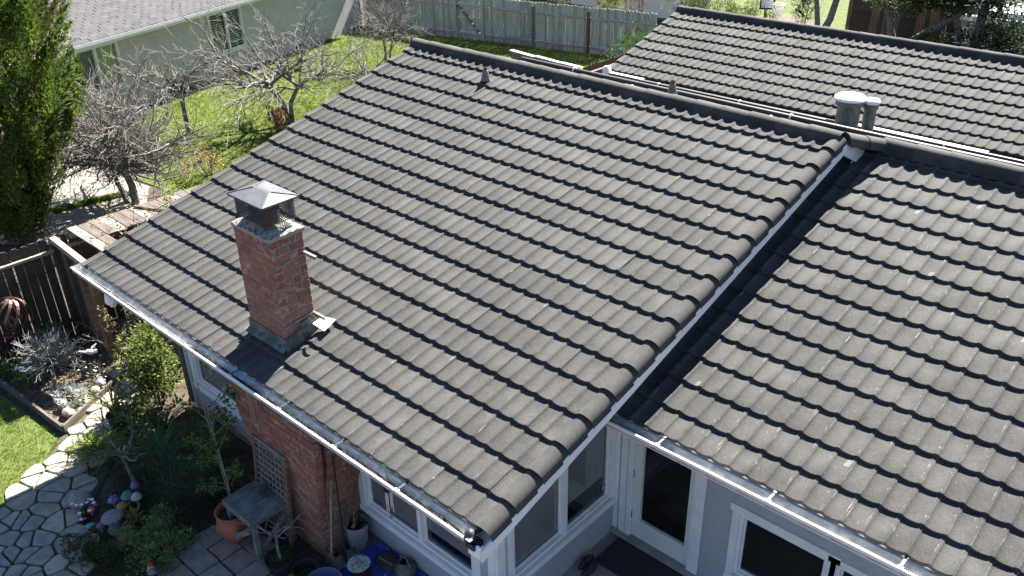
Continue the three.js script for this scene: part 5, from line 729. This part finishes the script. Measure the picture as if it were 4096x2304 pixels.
{ const g = tag(group('gnome_ornament', scene, [3.12, 0, 1.27]), 'small painted gnome figure with a red cap at the frame edge', 'ornament'); new GB().lathe([[0.001, 0], [0.055, 0], [0.06, 0.06], [0.035, 0.12], [0.001, 0.125]], 0, 0, 0, 14).build('body', flat(0.3, 0.3, 0.33, 0.7), g); new GB().geo(new THREE.SphereGeometry(0.032, 12, 10), new THREE.Matrix4().makeTranslation(0, 0.145, 0)).build('head', flat(0.5, 0.36, 0.28, 0.8), g); new GB().lathe([[0.036, 0.155], [0.02, 0.2], [0.001, 0.24]], 0, 0, 0, 12).build('cap', flat(0.35, 0.03, 0.03, 0.7), g); }
{ // terracotta pot with a thin citrus tree
  const g = tag(group('terracotta_pot', scene, [3.36, 0.02, 0.25]), 'round terracotta pot under the potting bench', 'pot'); new GB().lathe([[0.001, 0], [0.12, 0], [0.19, 0.1], [0.225, 0.22], [0.2, 0.34], [0.175, 0.38], [0.2, 0.41], [0.215, 0.43], [0.205, 0.445], [0.18, 0.43], [0.165, 0.38], [0.17, 0.33]], 0, 0, 0, 36).build('body', M.terracotta, g); new GB().lathe([[0.001, 0.365], [0.17, 0.36]], 0, 0, 0, 20).build('soil', soil, g);
  const t = tag(group('citrus_tree', scene, [3.3, 0.36, 0.2]), 'slim young citrus tree growing in the terracotta pot', 'tree'), tr = new GB(), r = rng(705), L = new Leaves(); const tips = []; tr.tube([V(0, 0, 0), V(-0.05, 0.4, -0.02), V(-0.12, 0.85, -0.03), V(-0.2, 1.2, -0.05), V(-0.22, 1.6, -0.06)], [0.014, 0.012, 0.009, 0.006, 0.003], 6);
  for (let i = 0; i < 22; i++) { const y = 0.3 + i * 0.055, b = V(-0.03 - y * 0.12, y, -0.03), a = r() * 6.28, l = 0.18 + 0.26 * r(), e = b.clone().add(V(Math.cos(a) * l, 0.12 + r() * 0.18, Math.sin(a) * l)); tr.tube([b, b.clone().lerp(e, 0.5).add(V(0, 0.03, 0)), e], [0.006, 0.004, 0.002], 4); for (let k = 0; k < 26; k++) L.leaf(b.clone().lerp(e, 0.35 + 0.65 * r()).addScaledVector(dirv(r), 0.06), dirv(r, 0.1), 0.07, 0.035, jit([[0.05, 0.10, 0.018], [0.08, 0.14, 0.025], [0.13, 0.17, 0.035]][Math.floor(r() * 3)], r)); }
  tr.build('trunk', flat(0.24, 0.22, 0.17, 0.9), t); L.build('crown', leafMat, t); new GB().tube([V(0.04, 0, 0.03), V(-0.32, 1.75, -0.05)], 0.006, 5).build('stake', M.paleWood, t);
}
{ // potting bench
  const g = tag(group('potting_bench', scene, [3.66, 0, 0.03]), 'weathered grey potting bench beside the brick base', 'bench'), r = rng(706); const bm = mottled([0.17, 0.19, 0.18], [0.10, 0.12, 0.115], 0.6, 8, 354, 0.95, 0.2); for (let i = 0; i < 5; i++) new GB().box(-0.22 + i * 0.112, 0.665 + (r() - .5) * 0.004, 0.03, 0.108, 0.02, 0.55).build('plank', bm, g); new GB().box(0, 0.63, 0.3, 0.6, 0.1, 0.025).build('apron', bm, g); new GB().box(-0.29, 0.63, 0.03, 0.025, 0.1, 0.52).build('apron', bm, g); new GB().box(0.29, 0.63, 0.03, 0.025, 0.1, 0.52).build('apron', bm, g); new GB().box(0, 0.7, -0.26, 0.6, 0.08, 0.02).build('back_rail', bm, g);
  for (const [x, z] of [[-0.26, 0.26], [0.26, 0.26], [-0.26, -0.22], [0.26, -0.22]]) new GB().box(x, 0.31, z, 0.06, 0.62, 0.06).build('leg', bm, g); new GB().bar(V(0.26, 0.1, 0.24), V(0.26, 0.5, -0.2), 0.05, 0.03).build('brace', bm, g); new GB().bar(V(-0.24, 0.12, 0.32), V(0.24, 0.5, 0.32), 0.03, 0.06).build('brace', bm, g);
  const d = tag(group('tangled_dry_plant', scene, [3.66, 0.68, -0.1]), 'tangle of dry twigs lying on the potting bench', 'plant'), t = new GB(); for (let i = 0; i < 60; i++) { const p = V((r() - .5) * 0.2, 0.02 + r() * 0.05, (r() - .5) * 0.16); t.tube([p, p.clone().addScaledVector(dirv(r), 0.05), p.clone().addScaledVector(dirv(r, 0.1), 0.09)].map(q => V(q.x, Math.max(0.005, q.y), q.z)), 0.004, 3); } t.build('twigs', flat(0.12, 0.13, 0.15, 0.9), d);
}
{ // trellis leaning on the bricks
  const g = tag(group('trellis', scene, [3.72, 0.05, -0.1]), 'square wooden lattice trellis leaning on the brick base', 'trellis'); g.rotation.x = -0.1; const w = 0.66, h = 1.32; for (const x of [-w / 2, w / 2]) new GB().box(x, h / 2, 0.02, 0.05, h, 0.04).build('side_rail', M.brownWood, g); for (const y of [h - 0.03, 0.15]) new GB().box(0, y, 0.02, w - 0.05, 0.05, 0.035).build('cross_rail', M.greyWood, g);
  for (let i = 1; i < 8; i++) new GB().box(-w / 2 + i * w / 8, h / 2 + 0.06, 0.014, 0.024, h - 0.26, 0.01).build('slat', M.greyWood, g); for (let i = 1; i < 13; i++) new GB().box(0, 0.15 + i * 0.09, 0.026, w - 0.05, 0.024, 0.01).build('slat', M.greyWood, g);
}
function lathePot(name, label, cat, x, z, r0, r1, h, mat, inner, y = 0) { const g = tag(group(name, scene, [x, y, z]), label, cat); new GB().lathe([[0.001, 0], [r0, 0], [r1, h], [r1 + 0.008, h], [r1 + 0.008, h + 0.012], [r1 - 0.008, h + 0.012], [r0 * 0.95, 0.02]], 0, 0, 0, 32).build('body', mat, g); if (inner) new GB().lathe([[0.001, h * inner[0]], [lerp(r0, r1, inner[0]) - 0.006, h * inner[0]]], 0, 0, 0, 24).build('contents', inner[1], g); return g; }
{
  const b = lathePot('bucket', 'grey plastic bucket full of tools against the wall', 'bucket', 4.62, -0.66, 0.115, 0.145, 0.38, mottled([0.27, 0.28, 0.28], [0.21, 0.22, 0.22], 0.3, 5, 355, 0.6, 0.1), [0.75, M.black]); for (const y of [0.13, 0.16, 0.3]) new GB().geo(new THREE.TorusGeometry(0.117 + y * 0.08, 0.004, 5, 28), new THREE.Matrix4().makeRotationX(Math.PI / 2).setPosition(0, y, 0)).build('rib', flat(0.25, 0.26, 0.26), b);
  const tl = tag(group('hand_tools', scene, [4.62, 0.27, -0.66]), 'black handled hand tools sticking out of the grey bucket', 'tools'); new GB().tube([V(0, 0.0, 0), V(-0.03, 0.12, -0.03), V(-0.05, 0.17, -0.08)], [0.045, 0.04, 0.03], 8, true).build('handle', M.black, tl); new GB().tube([V(0.03, 0.02, 0.02), V(0.1, 0.12, -0.02), V(0.16, 0.17, -0.05)], 0.018, 8, true).build('handle', M.black, tl); new GB().box(0.01, 0.09, 0.05, 0.045, 0.004, 0.035, new THREE.Euler(0.5, 0.3, 0)).build('tag', flat(0.6, 0.5, 0.05, 0.6), tl);
  // long-handled tools leaning on the bricks
  const pole = (label, a, b2, r0, mat, head) => { const g = tag(group('long_handled_tool', scene, [a[0], 0, a[2]]), label, 'tool'); new GB().tube([V(0, a[1], 0), V(b2[0] - a[0], b2[1], b2[2] - a[2])], r0, 7, true).build('handle', mat, g); if (head) head(g); };
  pole('broom with a pale wooden handle leaning beside the bucket', [4.72, 0.25, -0.2], [4.6, 1.2, -0.42], 0.014, M.paleWood, g => { const s = new GB(); for (let i = 0; i < 40; i++) { const t = (i / 39 - 0.5); s.tube([V(t * 0.1, 0.28, 0), V(t * 0.28, 0.02, 0.03 + (i % 3) * 0.012)], 0.007, 4); } s.build('bristles', flat(0.10, 0.10, 0.10, 0.95), g); });
  pole('black handled rake standing upright by the brick corner', [4.74, 0.02, -0.38], [4.66, 1.95, -0.46], 0.011, M.black, g => { const s = new GB(); for (let i = -4; i <= 4; i++) s.tube([V(0, 0.3, 0), V(i * 0.02, 0.02, 0.03)], 0.004, 4); s.build('tines', M.darkMetal, g); }); pole('reddish wooden tool handle in the corner by the wall', [4.68, 0.02, -0.55], [4.62, 1.35, -0.74], 0.013, M.brownWood); pole('tan wooden tool handle crossing behind the bucket', [4.56, 0.02, -0.42], [4.72, 1.3, -0.78], 0.013, M.sunWood);
  // pots and tubs
  lathePot('plant_pot', 'wide dark pot of low green plants below the potting bench', 'pot', 4.25, 0.2, 0.13, 0.18, 0.2, M.black, [0.85, soil]); shrub('low_green_plant', 'bright low green plant filling the wide dark pot', 'plant', 707, [4.25, 0.16, 0.2], r => clumps(r, 12, 0, 0.05, 0, 0.13, 0.03, 0.13, 0.03, 0.05), 40, 0.025, 0.016, G1, { stems: 2, top: 0.05 });
  const bt = bareTree('potted_bare_tree', 'small pale leafless tree growing in the wide dark pot', 708, [4.25, 0.16, 0.2], { trunks: [{ pts: [[0, 0, 0], [-0.02, 0.2, 0], [-0.04, 0.42, -0.02]], r: 0.022 }], limbs: 5, len: 0.3, flare: 1.1, gnarl: 0.6, lift: 0.02, levels: 1, kids: [3], spread: 0.9, shrink: 0.6, max: 60, up: 0.1 }); bt.userData.group = undefined;
  lathePot('plant_pot', 'empty black pot between the green pot and the blue tub', 'pot', 4.64, 0.12, 0.11, 0.15, 0.24, M.black, [0.5, soil]); lathePot('tub', 'blue metal tub at the bottom edge of the view', 'tub', 5.0, 0.12, 0.17, 0.21, 0.28, flat(0.06, 0.11, 0.19, 0.45), [0.35, M.black]);
  { const g = tag(group('stool', scene, [5.08, 0, -0.32]), 'round stool with a red and blue floral top', 'stool'); new GB().lathe([[0.13, 0], [0.125, 0.22], [0.14, 0.25], [0.14, 0.275]], 0, 0, 0, 28).build('drum', M.black, g); const S = 128, cv = tex(S, 1, (u, v) => { const x = u - .5, y = v - .5; let c = [0.26, 0.38, 0.36]; const n = fbm(u * 6, v * 6, 6, 800, 3); if (n > 0.56) c = [0.4, 0.46, 0.44]; for (const [fx, fy, fr] of [[-0.08, -0.02, 0.12], [0.06, 0.12, 0.1], [0.12, -0.1, 0.1], [-0.16, 0.16, 0.09], [-0.1, -0.22, 0.08]]) { const d = Math.hypot(x - fx, y - fy), a = Math.atan2(y - fy, x - fx); if (d < fr * (0.7 + 0.3 * Math.cos(a * 5))) c = d < fr * 0.3 ? [0.5, 0.35, 0.2] : [0.4, 0.03, 0.03]; } if (hash2(Math.floor(u * 20), Math.floor(v * 20), 5) > 0.86) c = [0.1, 0.2, 0.08]; return c; }); const tg = new THREE.CircleGeometry(0.138, 32); tg.rotateX(-Math.PI / 2); tg.translate(0, 0.279, 0); mesh('printed_top', tg, std({ map: cv, roughness: 0.5 }), g); }
  { const g = tag(group('watering_can', scene, [5.42, 0, -0.72]), 'round dark metal watering can on the blue tarp', 'watering can'), mt = mottled([0.10, 0.09, 0.075], [0.06, 0.055, 0.05], 0.2, 5, 356, 0.35, 0.1); new GB().lathe([[0.001, 0], [0.1, 0], [0.14, 0.06], [0.145, 0.12], [0.11, 0.19], [0.06, 0.22], [0.055, 0.235]], 0, 0, 0, 26).build('body', mt, g); new GB().tube([V(-0.12, 0.08, 0.02), V(-0.24, 0.13, 0.08), V(-0.32, 0.18, 0.12)], [0.02, 0.014, 0.012], 8).build('spout', M.brownWood, g); new GB().tube([V(-0.06, 0.2, 0), V(-0.05, 0.3, 0), V(0.05, 0.31, 0), V(0.1, 0.2, 0)], 0.012, 7).build('handle', M.oldMetal, g); }
  { const g = tag(group('blue_hook', scene, [5.28, 0.02, -0.45]), 'bent light blue plastic tube lying by the stool', 'tube'); new GB().tube([V(0, 0, 0.12), V(0.04, 0.02, 0.02), V(0.1, 0.03, -0.05), V(0.22, 0.03, -0.08)], 0.014, 7, true).tube([V(0.04, 0.02, 0.02), V(-0.02, 0.03, -0.1)], 0.013, 7, true).build('tube', flat(0.16, 0.25, 0.5, 0.5), g); }
  { // blue tarp, crumpled
    const g = new GB(), n = 26, m = 14, r = rng(709), rows = []; for (let i = 0; i <= n; i++) { const o = []; for (let j = 0; j <= m; j++) { const x = lerp(4.78, 6.75, i / n), z = lerp(-0.83, -0.2, j / m); o.push(V(x + (r() - .5) * 0.03, 0.015 + 0.09 * Math.pow(fbm(i * 0.35, j * 0.35, 64, 12, 3), 2) + (j === 0 ? 0.05 : 0), z + (r() - .5) * 0.02 + 0.12 * Math.sin(i * 0.4) * j / m)); } rows.push(o); } for (let i = 0; i < n; i++) for (let j = 0; j < m; j++) g.quad(rows[i][j], rows[i][j + 1], rows[i + 1][j + 1], rows[i + 1][j]); tag(g.build('tarp', flat(0.02, 0.045, 0.30, 0.5), scene), 'crumpled dark blue tarp under the wide window', 'tarp'); }
  { const g = tag(group('soil_bag', scene, [5.12, 0.03, -0.7]), 'black soil bag slumped on the tarp beside the bucket', 'bag'), b = new THREE.SphereGeometry(1, 20, 12), P = b.attributes.position; for (let i = 0; i < P.count; i++) { const v = V(P.getX(i), P.getY(i), P.getZ(i)), k = 0.8 + 0.45 * fbm(v.x * 2 + 9, v.z * 2 + v.y * 2 + 9, 64, 15, 3); P.setXYZ(i, v.x * 0.19 * k, Math.max(-0.2, v.y) * 0.1 * k, v.z * 0.13 * k); } b.computeVertexNormals(); mesh('sack', b, flat(0.03, 0.03, 0.033, 0.7), g); }
  { const g = tag(group('gloves', scene, [5.75, 0.06, -0.72]), 'white and violet gardening bits lying on the tarp', 'gloves'); new GB().tube([V(-0.06, 0, 0), V(-0.05, 0.09, 0.01)], [0.03, 0.008], 6, true).build('glove_tip', flat(0.6, 0.6, 0.7, 0.7), g); new GB().tube([V(0, 0, 0), V(0.05, 0.06, 0), V(0.12, 0.03, 0.02), V(0.14, 0, 0.06)], 0.022, 7, true).build('strap', flat(0.22, 0.22, 0.28, 0.8), g); new GB().tube([V(0.1, 0, 0.05), V(0.16, 0.05, 0.03), V(0.2, 0.0, 0.0)], 0.012, 6, true).build('cord', M.black, g); }
  { const g = tag(group('yellow_toy', scene, [5.38, 0.05, -0.1]), 'small yellow plastic lid at the bottom edge', 'lid'); new GB().lathe([[0.001, 0.03], [0.05, 0.03], [0.058, 0.02], [0.058, 0]], 0, 0, 0, 18).build('lid', flat(0.6, 0.45, 0.03, 0.5), g); }
  // wind chimes under the gutter
  const chime = (label, x, y, z, s, disc, rods) => { const g = tag(group('wind_chime', scene, [x, y, z]), label, 'wind chime'); new GB().tube([V(0, 0.3 * s, 0), V(0, 0, 0)], 0.003, 4).build('string', M.black, g); new GB().lathe([[0.001, 0.012], [0.055 * s, 0.006], [0.055 * s, -0.01], [0.001, -0.012]], 0, 0, 0, 20).build('disc', disc, g); for (let k = 0; k < 6; k++) { const a = k / 6 * 6.28, l = (0.2 + 0.05 * (k % 3)) * s; new GB().tube([V(Math.cos(a) * 0.035 * s, -0.05 * s, Math.sin(a) * 0.035 * s), V(Math.cos(a) * 0.035 * s, -0.05 * s - l, Math.sin(a) * 0.035 * s)], 0.007 * s, 6, true).build('rod', rods, g); } new GB().tube([V(0, 0, 0), V(0, -0.4 * s, 0)], 0.002, 4).build('string', M.black, g); new GB().geo(new THREE.TorusGeometry(0.022 * s, 0.007 * s, 6, 16), new THREE.Matrix4().makeTranslation(0, -0.42 * s, 0)).build('clapper', M.paleWood, g); };
  chime('small wind chime with steel rods before the wide window', 6.28, 2.36, 0.02, 0.85, M.black, flat(0.5, 0.5, 0.48, 0.3, { metalness: 0.7 })); chime('large dark wind chime hanging left of the brick base', 3.78, 2.32, -0.1, 1.5, M.black, flat(0.22, 0.17, 0.14, 0.6));
}
{ // door mat, boots
  const mt = tag(new GB().box(7.42, 0.02, -2.62, 0.95, 0.014, 0.5).build('door_mat', mottled([0.03, 0.028, 0.03], [0.05, 0.03, 0.03], 0.25, 8, 357, 0.95, 0.4), scene), 'dark striped door mat before the glazed door', 'mat'); for (let i = 0; i < 9; i++) new GB().box(7.42, 0.029, -2.84 + i * 0.055, 0.93, 0.006, 0.022).build('stripe', flat(0.022, 0.02, 0.024, 0.95), mt);
  const g = tag(group('garden_clogs', scene, [6.92, 0, -2.25]), 'pair of black garden clogs left near the side window', 'shoes'); for (const [x, z] of [[0, 0], [0.1, 0.07]]) { const s = new THREE.SphereGeometry(1, 18, 12), P = s.attributes.position; for (let i = 0; i < P.count; i++) { const v = V(P.getX(i), P.getY(i), P.getZ(i)); P.setXYZ(i, v.x * 0.052 * (1 - 0.15 * v.z) + x, Math.max(-0.85, v.y) * (v.z < 0 ? 0.075 : 0.05) + 0.06, v.z * 0.14 + z); } s.computeVertexNormals(); mesh('clog', s, flat(0.016, 0.016, 0.017, 0.55), g); }
}

// ---------------------------------------------------------------- yards beyond the rear wing
{
  const r = rng(801);
  // far board fence
  const f = tag(group('far_fence', scene, [-1.2, 0, -27.2]), 'dark brown board fence behind the far trees', 'fence'), pg = picketGeom(1.9); for (let x = 0; x < 5; x += 0.139) { const m = mesh('picket', pg, r() < 0.6 ? M.darkWood : M.brownWood, f); m.position.set(x, 0, (r() - .5) * 0.02); m.rotation.z = (r() - .5) * 0.008; } new GB().box(2.5, 1.4, -0.03, 5, 0.08, 0.04).build('rail', M.darkWood, f);
  const oak = (name, label, x, z, seedv, trunkPts, rad, crown, n) => { const q = rng(seedv), g = tag(group(name, scene, [x, 0, z]), label, 'tree', 'trees beyond the rear wing'), t = new GB(); for (const pts of trunkPts) t.tube(pts.map(p => V(...p)), pts.map((_, i) => rad * (1 - 0.16 * i)), 9); t.build('trunk', greyBark, g); const L = new Leaves(); bushLeaves(L, q, crown(q), n, 0.11, 0.06, G1, 0.3, 0.3); L.build('crown', leafMat, g); };
  oak('leafy_tree', 'forked dark trunked tree beside the pale gravel bed', -0.75, -23.8, 802, [[[0, -0.1, 0], [0.02, 0.9, 0], [-0.05, 1.6, 0], [-0.25, 2.6, 0]], [[0, 0.9, 0], [0.35, 1.7, 0], [0.6, 2.8, 0.1]]], 0.13, q => clumps(q, 26, 0.2, 3.9, 0, 1.3, 0.7, 1.2, 0.25, 0.4), 60);
  oak('leafy_tree', 'leaning grey forked tree before the far fence', 1.6, -24.4, 803, [[[0, -0.1, 0], [-0.05, 0.9, 0], [-0.25, 1.5, 0.1], [-0.4, 2.4, 0.1]], [[0, 0.7, 0], [0.5, 1.3, 0], [1.3, 2.0, -0.2], [2.0, 2.6, -0.2]]], 0.17, q => [...clumps(q, 36, -0.1, 2.55, 0.1, 0.95, 0.45, 0.8, 0.22, 0.36), ...clumps(q, 50, 2.0, 2.75, -0.2, 1.4, 0.5, 0.9, 0.22, 0.36)], 90);
  oak('leafy_tree', 'pale trunked tree rising from the dark hedge', 3.6, -24.6, 804, [[[0, -0.1, 0], [-0.06, 0.9, 0], [-0.3, 1.6, 0], [-0.65, 2.3, 0]], [[-0.06, 0.9, 0], [0.15, 1.7, 0], [0.2, 2.6, 0]]], 0.17, q => clumps(q, 46, -0.6, 2.75, 0, 1.5, 0.45, 0.9, 0.22, 0.36), 90);
  shrub('rose_bush', 'green rose bush with white flowers behind the wing ridge', 'bush', 805, [0.35, 0, -22.9], q => clumps(q, 40, 0, 0.95, 0, 0.9, 0.45, 0.5, 0.15, 0.26), 46, 0.075, 0.045, [[0.09, 0.14, 0.03], [0.06, 0.095, 0.025], [0.13, 0.16, 0.04]], { stems: 8, top: 0.9, spread: 0.6, flowers: q => Array.from({ length: 26 }, () => [(q() - .5) * 1.9, 1.0 + q() * 0.55, (q() - .5) * 0.8, 0.05, whiteF]) });
  shrub('dark_hedge', 'broad dark green hedge behind the wing ridge at the frame edge', 'hedge', 806, [5.0, 0, -24.3], q => clumps(q, 150, 0, 1.25, 0, 2.3, 1.0, 0.6, 0.2, 0.36), 70, 0.09, 0.055, [[0.025, 0.045, 0.018], [0.035, 0.06, 0.022], [0.02, 0.035, 0.015]], { stems: 10, top: 1.2, spread: 1.8, flowers: q => Array.from({ length: 34 }, () => [-0.9 + (q() - .5) * 1.6, 0.6 + q() * 1.0, 0.55 + q() * 0.2, 0.06, whiteF]) });
  shrub('dark_hedge', 'dark shrub at the foot of the leaning grey tree', 'hedge', 807, [2.6, 0, -24.0], q => clumps(q, 60, 0, 0.95, 0, 0.8, 0.8, 0.4, 0.18, 0.3), 60, 0.08, 0.05, [[0.03, 0.055, 0.02], [0.045, 0.07, 0.022], [0.09, 0.12, 0.03]], { stems: 6, top: 0.9, spread: 0.5 });
  shrub('dark_hedge', 'tall dark hedge behind the pale trunked tree', 'hedge', 816, [5.2, 0, -26.2], q => clumps(q, 120, 0, 1.5, 0, 2.6, 1.1, 0.5, 0.25, 0.42), 60, 0.11, 0.06, [[0.03, 0.05, 0.02], [0.04, 0.065, 0.024], [0.022, 0.038, 0.016]], { stems: 10, top: 1.6, spread: 2 });
  shrub('garden_shrub', 'soft green rosemary like shrub left of the basketball hoop', 'shrub', 808, [-4.4, 0, -25.2], q => clumps(q, 80, 0, 1.0, 0, 1.5, 0.6, 0.9, 0.2, 0.34), 70, 0.1, 0.025, [[0.09, 0.14, 0.035], [0.13, 0.18, 0.05]], { up: 1.2, stems: 8, top: 1.1, spread: 1.1 });
  shrub('garden_shrub', 'olive bush filling the gap behind the pine like shrub', 'shrub', 809, [-6.3, 0, -25.2], q => clumps(q, 60, 0, 1.2, 0, 1.2, 0.7, 0.8, 0.2, 0.34), 60, 0.09, 0.04, [[0.08, 0.11, 0.03], [0.11, 0.14, 0.045]], { stems: 8, top: 1.2, spread: 0.9 });
  shrub('dark_hedge', 'dark green hedge behind the grey back fence', 'hedge', 810, [-13.4, 0, -22.6], q => clumps(q, 120, 0, 1.5, 0, 3.8, 0.9, 0.6, 0.3, 0.5), 60, 0.14, 0.08, GD, { stems: 10, top: 1.4, spread: 3 });
  shrub('yellow_bush', 'yellow green bush behind the back fence', 'bush', 811, [-9.0, 0, -23.8], q => clumps(q, 40, 0, 1.5, 0, 0.8, 0.8, 0.5, 0.2, 0.3), 60, 0.1, 0.05, [[0.22, 0.22, 0.03], [0.14, 0.17, 0.03]], { stems: 6, top: 1.5, spread: 0.6 });
  shrub('bare_bush', 'brown twiggy bush beside the yellow green one', 'bush', 812, [-7.9, 0, -23.8], q => clumps(q, 30, 0, 1.4, 0, 0.7, 0.8, 0.4, 0.2, 0.3), 26, 0.12, 0.02, [[0.12, 0.09, 0.06], [0.2, 0.16, 0.12]], { up: 1, stems: 14, top: 1.8, spread: 0.8 });
  shrub('garden_shrub', 'dark conical shrub behind the gravel bed', 'shrub', 813, [-3.5, 0, -28.6], q => clumps(q, 40, 0, 1.1, 0, 0.5, 0.9, 0.4, 0.2, 0.3), 60, 0.09, 0.04, GD, { stems: 4, top: 1.2 });
  shrub('pink_azalea', 'pink flowering shrub beside the basketball hoop', 'shrub', 814, [-3.15, 0, -24.6], q => clumps(q, 12, 0, 0.85, 0, 0.3, 0.25, 0.3, 0.12, 0.2), 40, 0.07, 0.05, [[0.42, 0.05, 0.10], [0.30, 0.04, 0.09], [0.07, 0.10, 0.03]], { stems: 5, top: 0.8 });
  struct(new GB().box(-11.5, 1.1, -27.5, 9, 2.2, 0.2).build('far_wall', flat(0.62, 0.6, 0.57, 0.9), scene), 'pale far wall behind the back fence');
  { const q = rng(815), g = new GB(); for (let i = 0; i < 90; i++) { const x = -4.2 + q() * 1.7, z = -27.6 - q() * 1.3; g.geo(new THREE.IcosahedronGeometry(0.06 + q() * 0.08, 0), new THREE.Matrix4().makeScale(1, 0.6, 1).setPosition(x, 0.03, z)); } const m = g.build('white_stones', flat(0.55, 0.55, 0.56, 0.9), scene); m.userData = { kind: 'stuff', label: 'scatter of white stones at the far lawn edge', category: 'stones' }; }
  { // tipped basketball hoop
    const g = tag(group('basketball_hoop', scene, [-3.35, 0, -25.4]), 'basketball backboard and hoop with white net', 'basketball hoop'); new GB().tube([V(-0.2, 0, -0.2), V(-0.2, 2.1, -0.2)], 0.05, 8).build('pole', M.black, g); const bd = new GB().box(-0.05, 1.72, 0, 0.42, 0.62, 0.03).build('backboard', M.glossWhite, g); bd.rotation.y = 0.5; for (const [x, y, w, h] of [[-0.05, 2.04, 0.5, 0.05], [-0.05, 1.4, 0.5, 0.05], [-0.28, 1.72, 0.05, 0.62], [0.18, 1.72, 0.05, 0.62]]) { const e = new GB().box(x, y, 0.01, w, h, 0.05).build('frame_bar', M.black, g); e.rotation.y = 0.5; }
    new GB().geo(new THREE.TorusGeometry(0.23, 0.015, 6, 28), new THREE.Matrix4().makeRotationX(Math.PI / 2).setPosition(0.42, 1.62, 0.1)).build('rim', M.glossWhite, g); const n = new GB(); for (let i = 0; i < 14; i++) for (const s of [1, -1]) { const a = i / 14 * 6.28, pts = []; for (let k = 0; k <= 4; k++) { const t = k / 4, rr = 0.23 - 0.1 * t, b = a + s * t * 0.7; pts.push(V(0.42 + Math.cos(b) * rr, 1.62 - 0.42 * t, 0.1 + Math.sin(b) * rr)); } n.tube(pts, 0.008, 3); } n.build('net', M.glossWhite, g);
  }
  { const g = tag(group('garden_disc', scene, [-1.35, 0, -22.8]), 'round teal garden disc on a stake', 'ornament'); new GB().tube([V(0, 0, 0), V(0, 0.95, 0)], 0.012, 5).build('stake', M.darkMetal, g); const d = new GB().lathe([[0.001, 0.02], [0.1, 0.015], [0.17, 0.0], [0.17, -0.02], [0.001, -0.01]], 0, 0, 0, 24).build('disc', flat(0.08, 0.22, 0.22, 0.5), g); d.position.set(0, 1.1, 0); d.rotation.x = 1.2; }
  { const g = tag(group('stump', scene, [-2.2, 0, -24.2]), 'dark rotten stump with a white ball on it', 'stump'); new GB().lathe([[0.2, 0], [0.16, 0.3], [0.14, 0.8], [0.1, 0.85], [0.001, 0.8]], 0, 0, 0, 9).build('trunk', stemMat, g); new GB().geo(new THREE.SphereGeometry(0.06, 12, 8), new THREE.Matrix4().makeTranslation(0, 0.86, 0.08)).build('ball', M.glossWhite, g); }
  { // flat-roofed shed with covered goods on top
    const g = tag(group('flat_shed', scene, [5.6, 0, -28.6]), 'flat roofed shed with white edge beyond the hedge', 'shed'); new GB().box(0, 0.8, 0, 6.2, 1.6, 3.6).build('wall', M.wall, g); new GB().box(0, 1.68, 0, 6.6, 0.1, 4).build('roof', flat(0.075, 0.065, 0.075, 0.95), g); new GB().box(0, 1.7, 2.02, 6.6, 0.16, 0.04).box(-3.32, 1.7, 0, 0.04, 0.16, 4.04).build('edge_trim', M.glossWhite, g);
    const t = tag(new GB().box(0, 0, 0, 1.5, 0.16, 0.8).geo(new THREE.CylinderGeometry(0.5, 0.8, 0.1, 4), new THREE.Matrix4().makeRotationY(0.785).premultiply(new THREE.Matrix4().makeScale(1.25, 1, 0.6)).setPosition(0, 0.12, 0)).build('covered_stack', flat(0.40, 0.48, 0.62, 0.5), scene), 'pale blue covered stack on the flat shed roof', 'cover'); t.position.set(4.0, 1.82, -27.4);
    for (let i = 0; i < 4; i++) tag(new GB().bar(V(3.2 + i * 0.18, 1.75, -28.6), V(3.35 + i * 0.2, 1.75, -29.4), 0.08, 0.03).build('white_batten', M.glossWhite, scene), ['white batten nearest the shed roof edge', 'second white batten on the shed roof', 'third white batten on the shed roof', 'white batten beside the dull red board'][i], 'batten', 'battens on the shed roof');
    tag(new GB().bar(V(3.9, 1.76, -28.6), V(4.9, 1.76, -28.3), 0.12, 0.05).build('red_board', flat(0.24, 0.05, 0.07, 0.7), scene), 'dull red board on the flat shed roof', 'board');
  }
}

// ---------------------------------------------------------------- ground sheets
renderer.render(scene, camera);
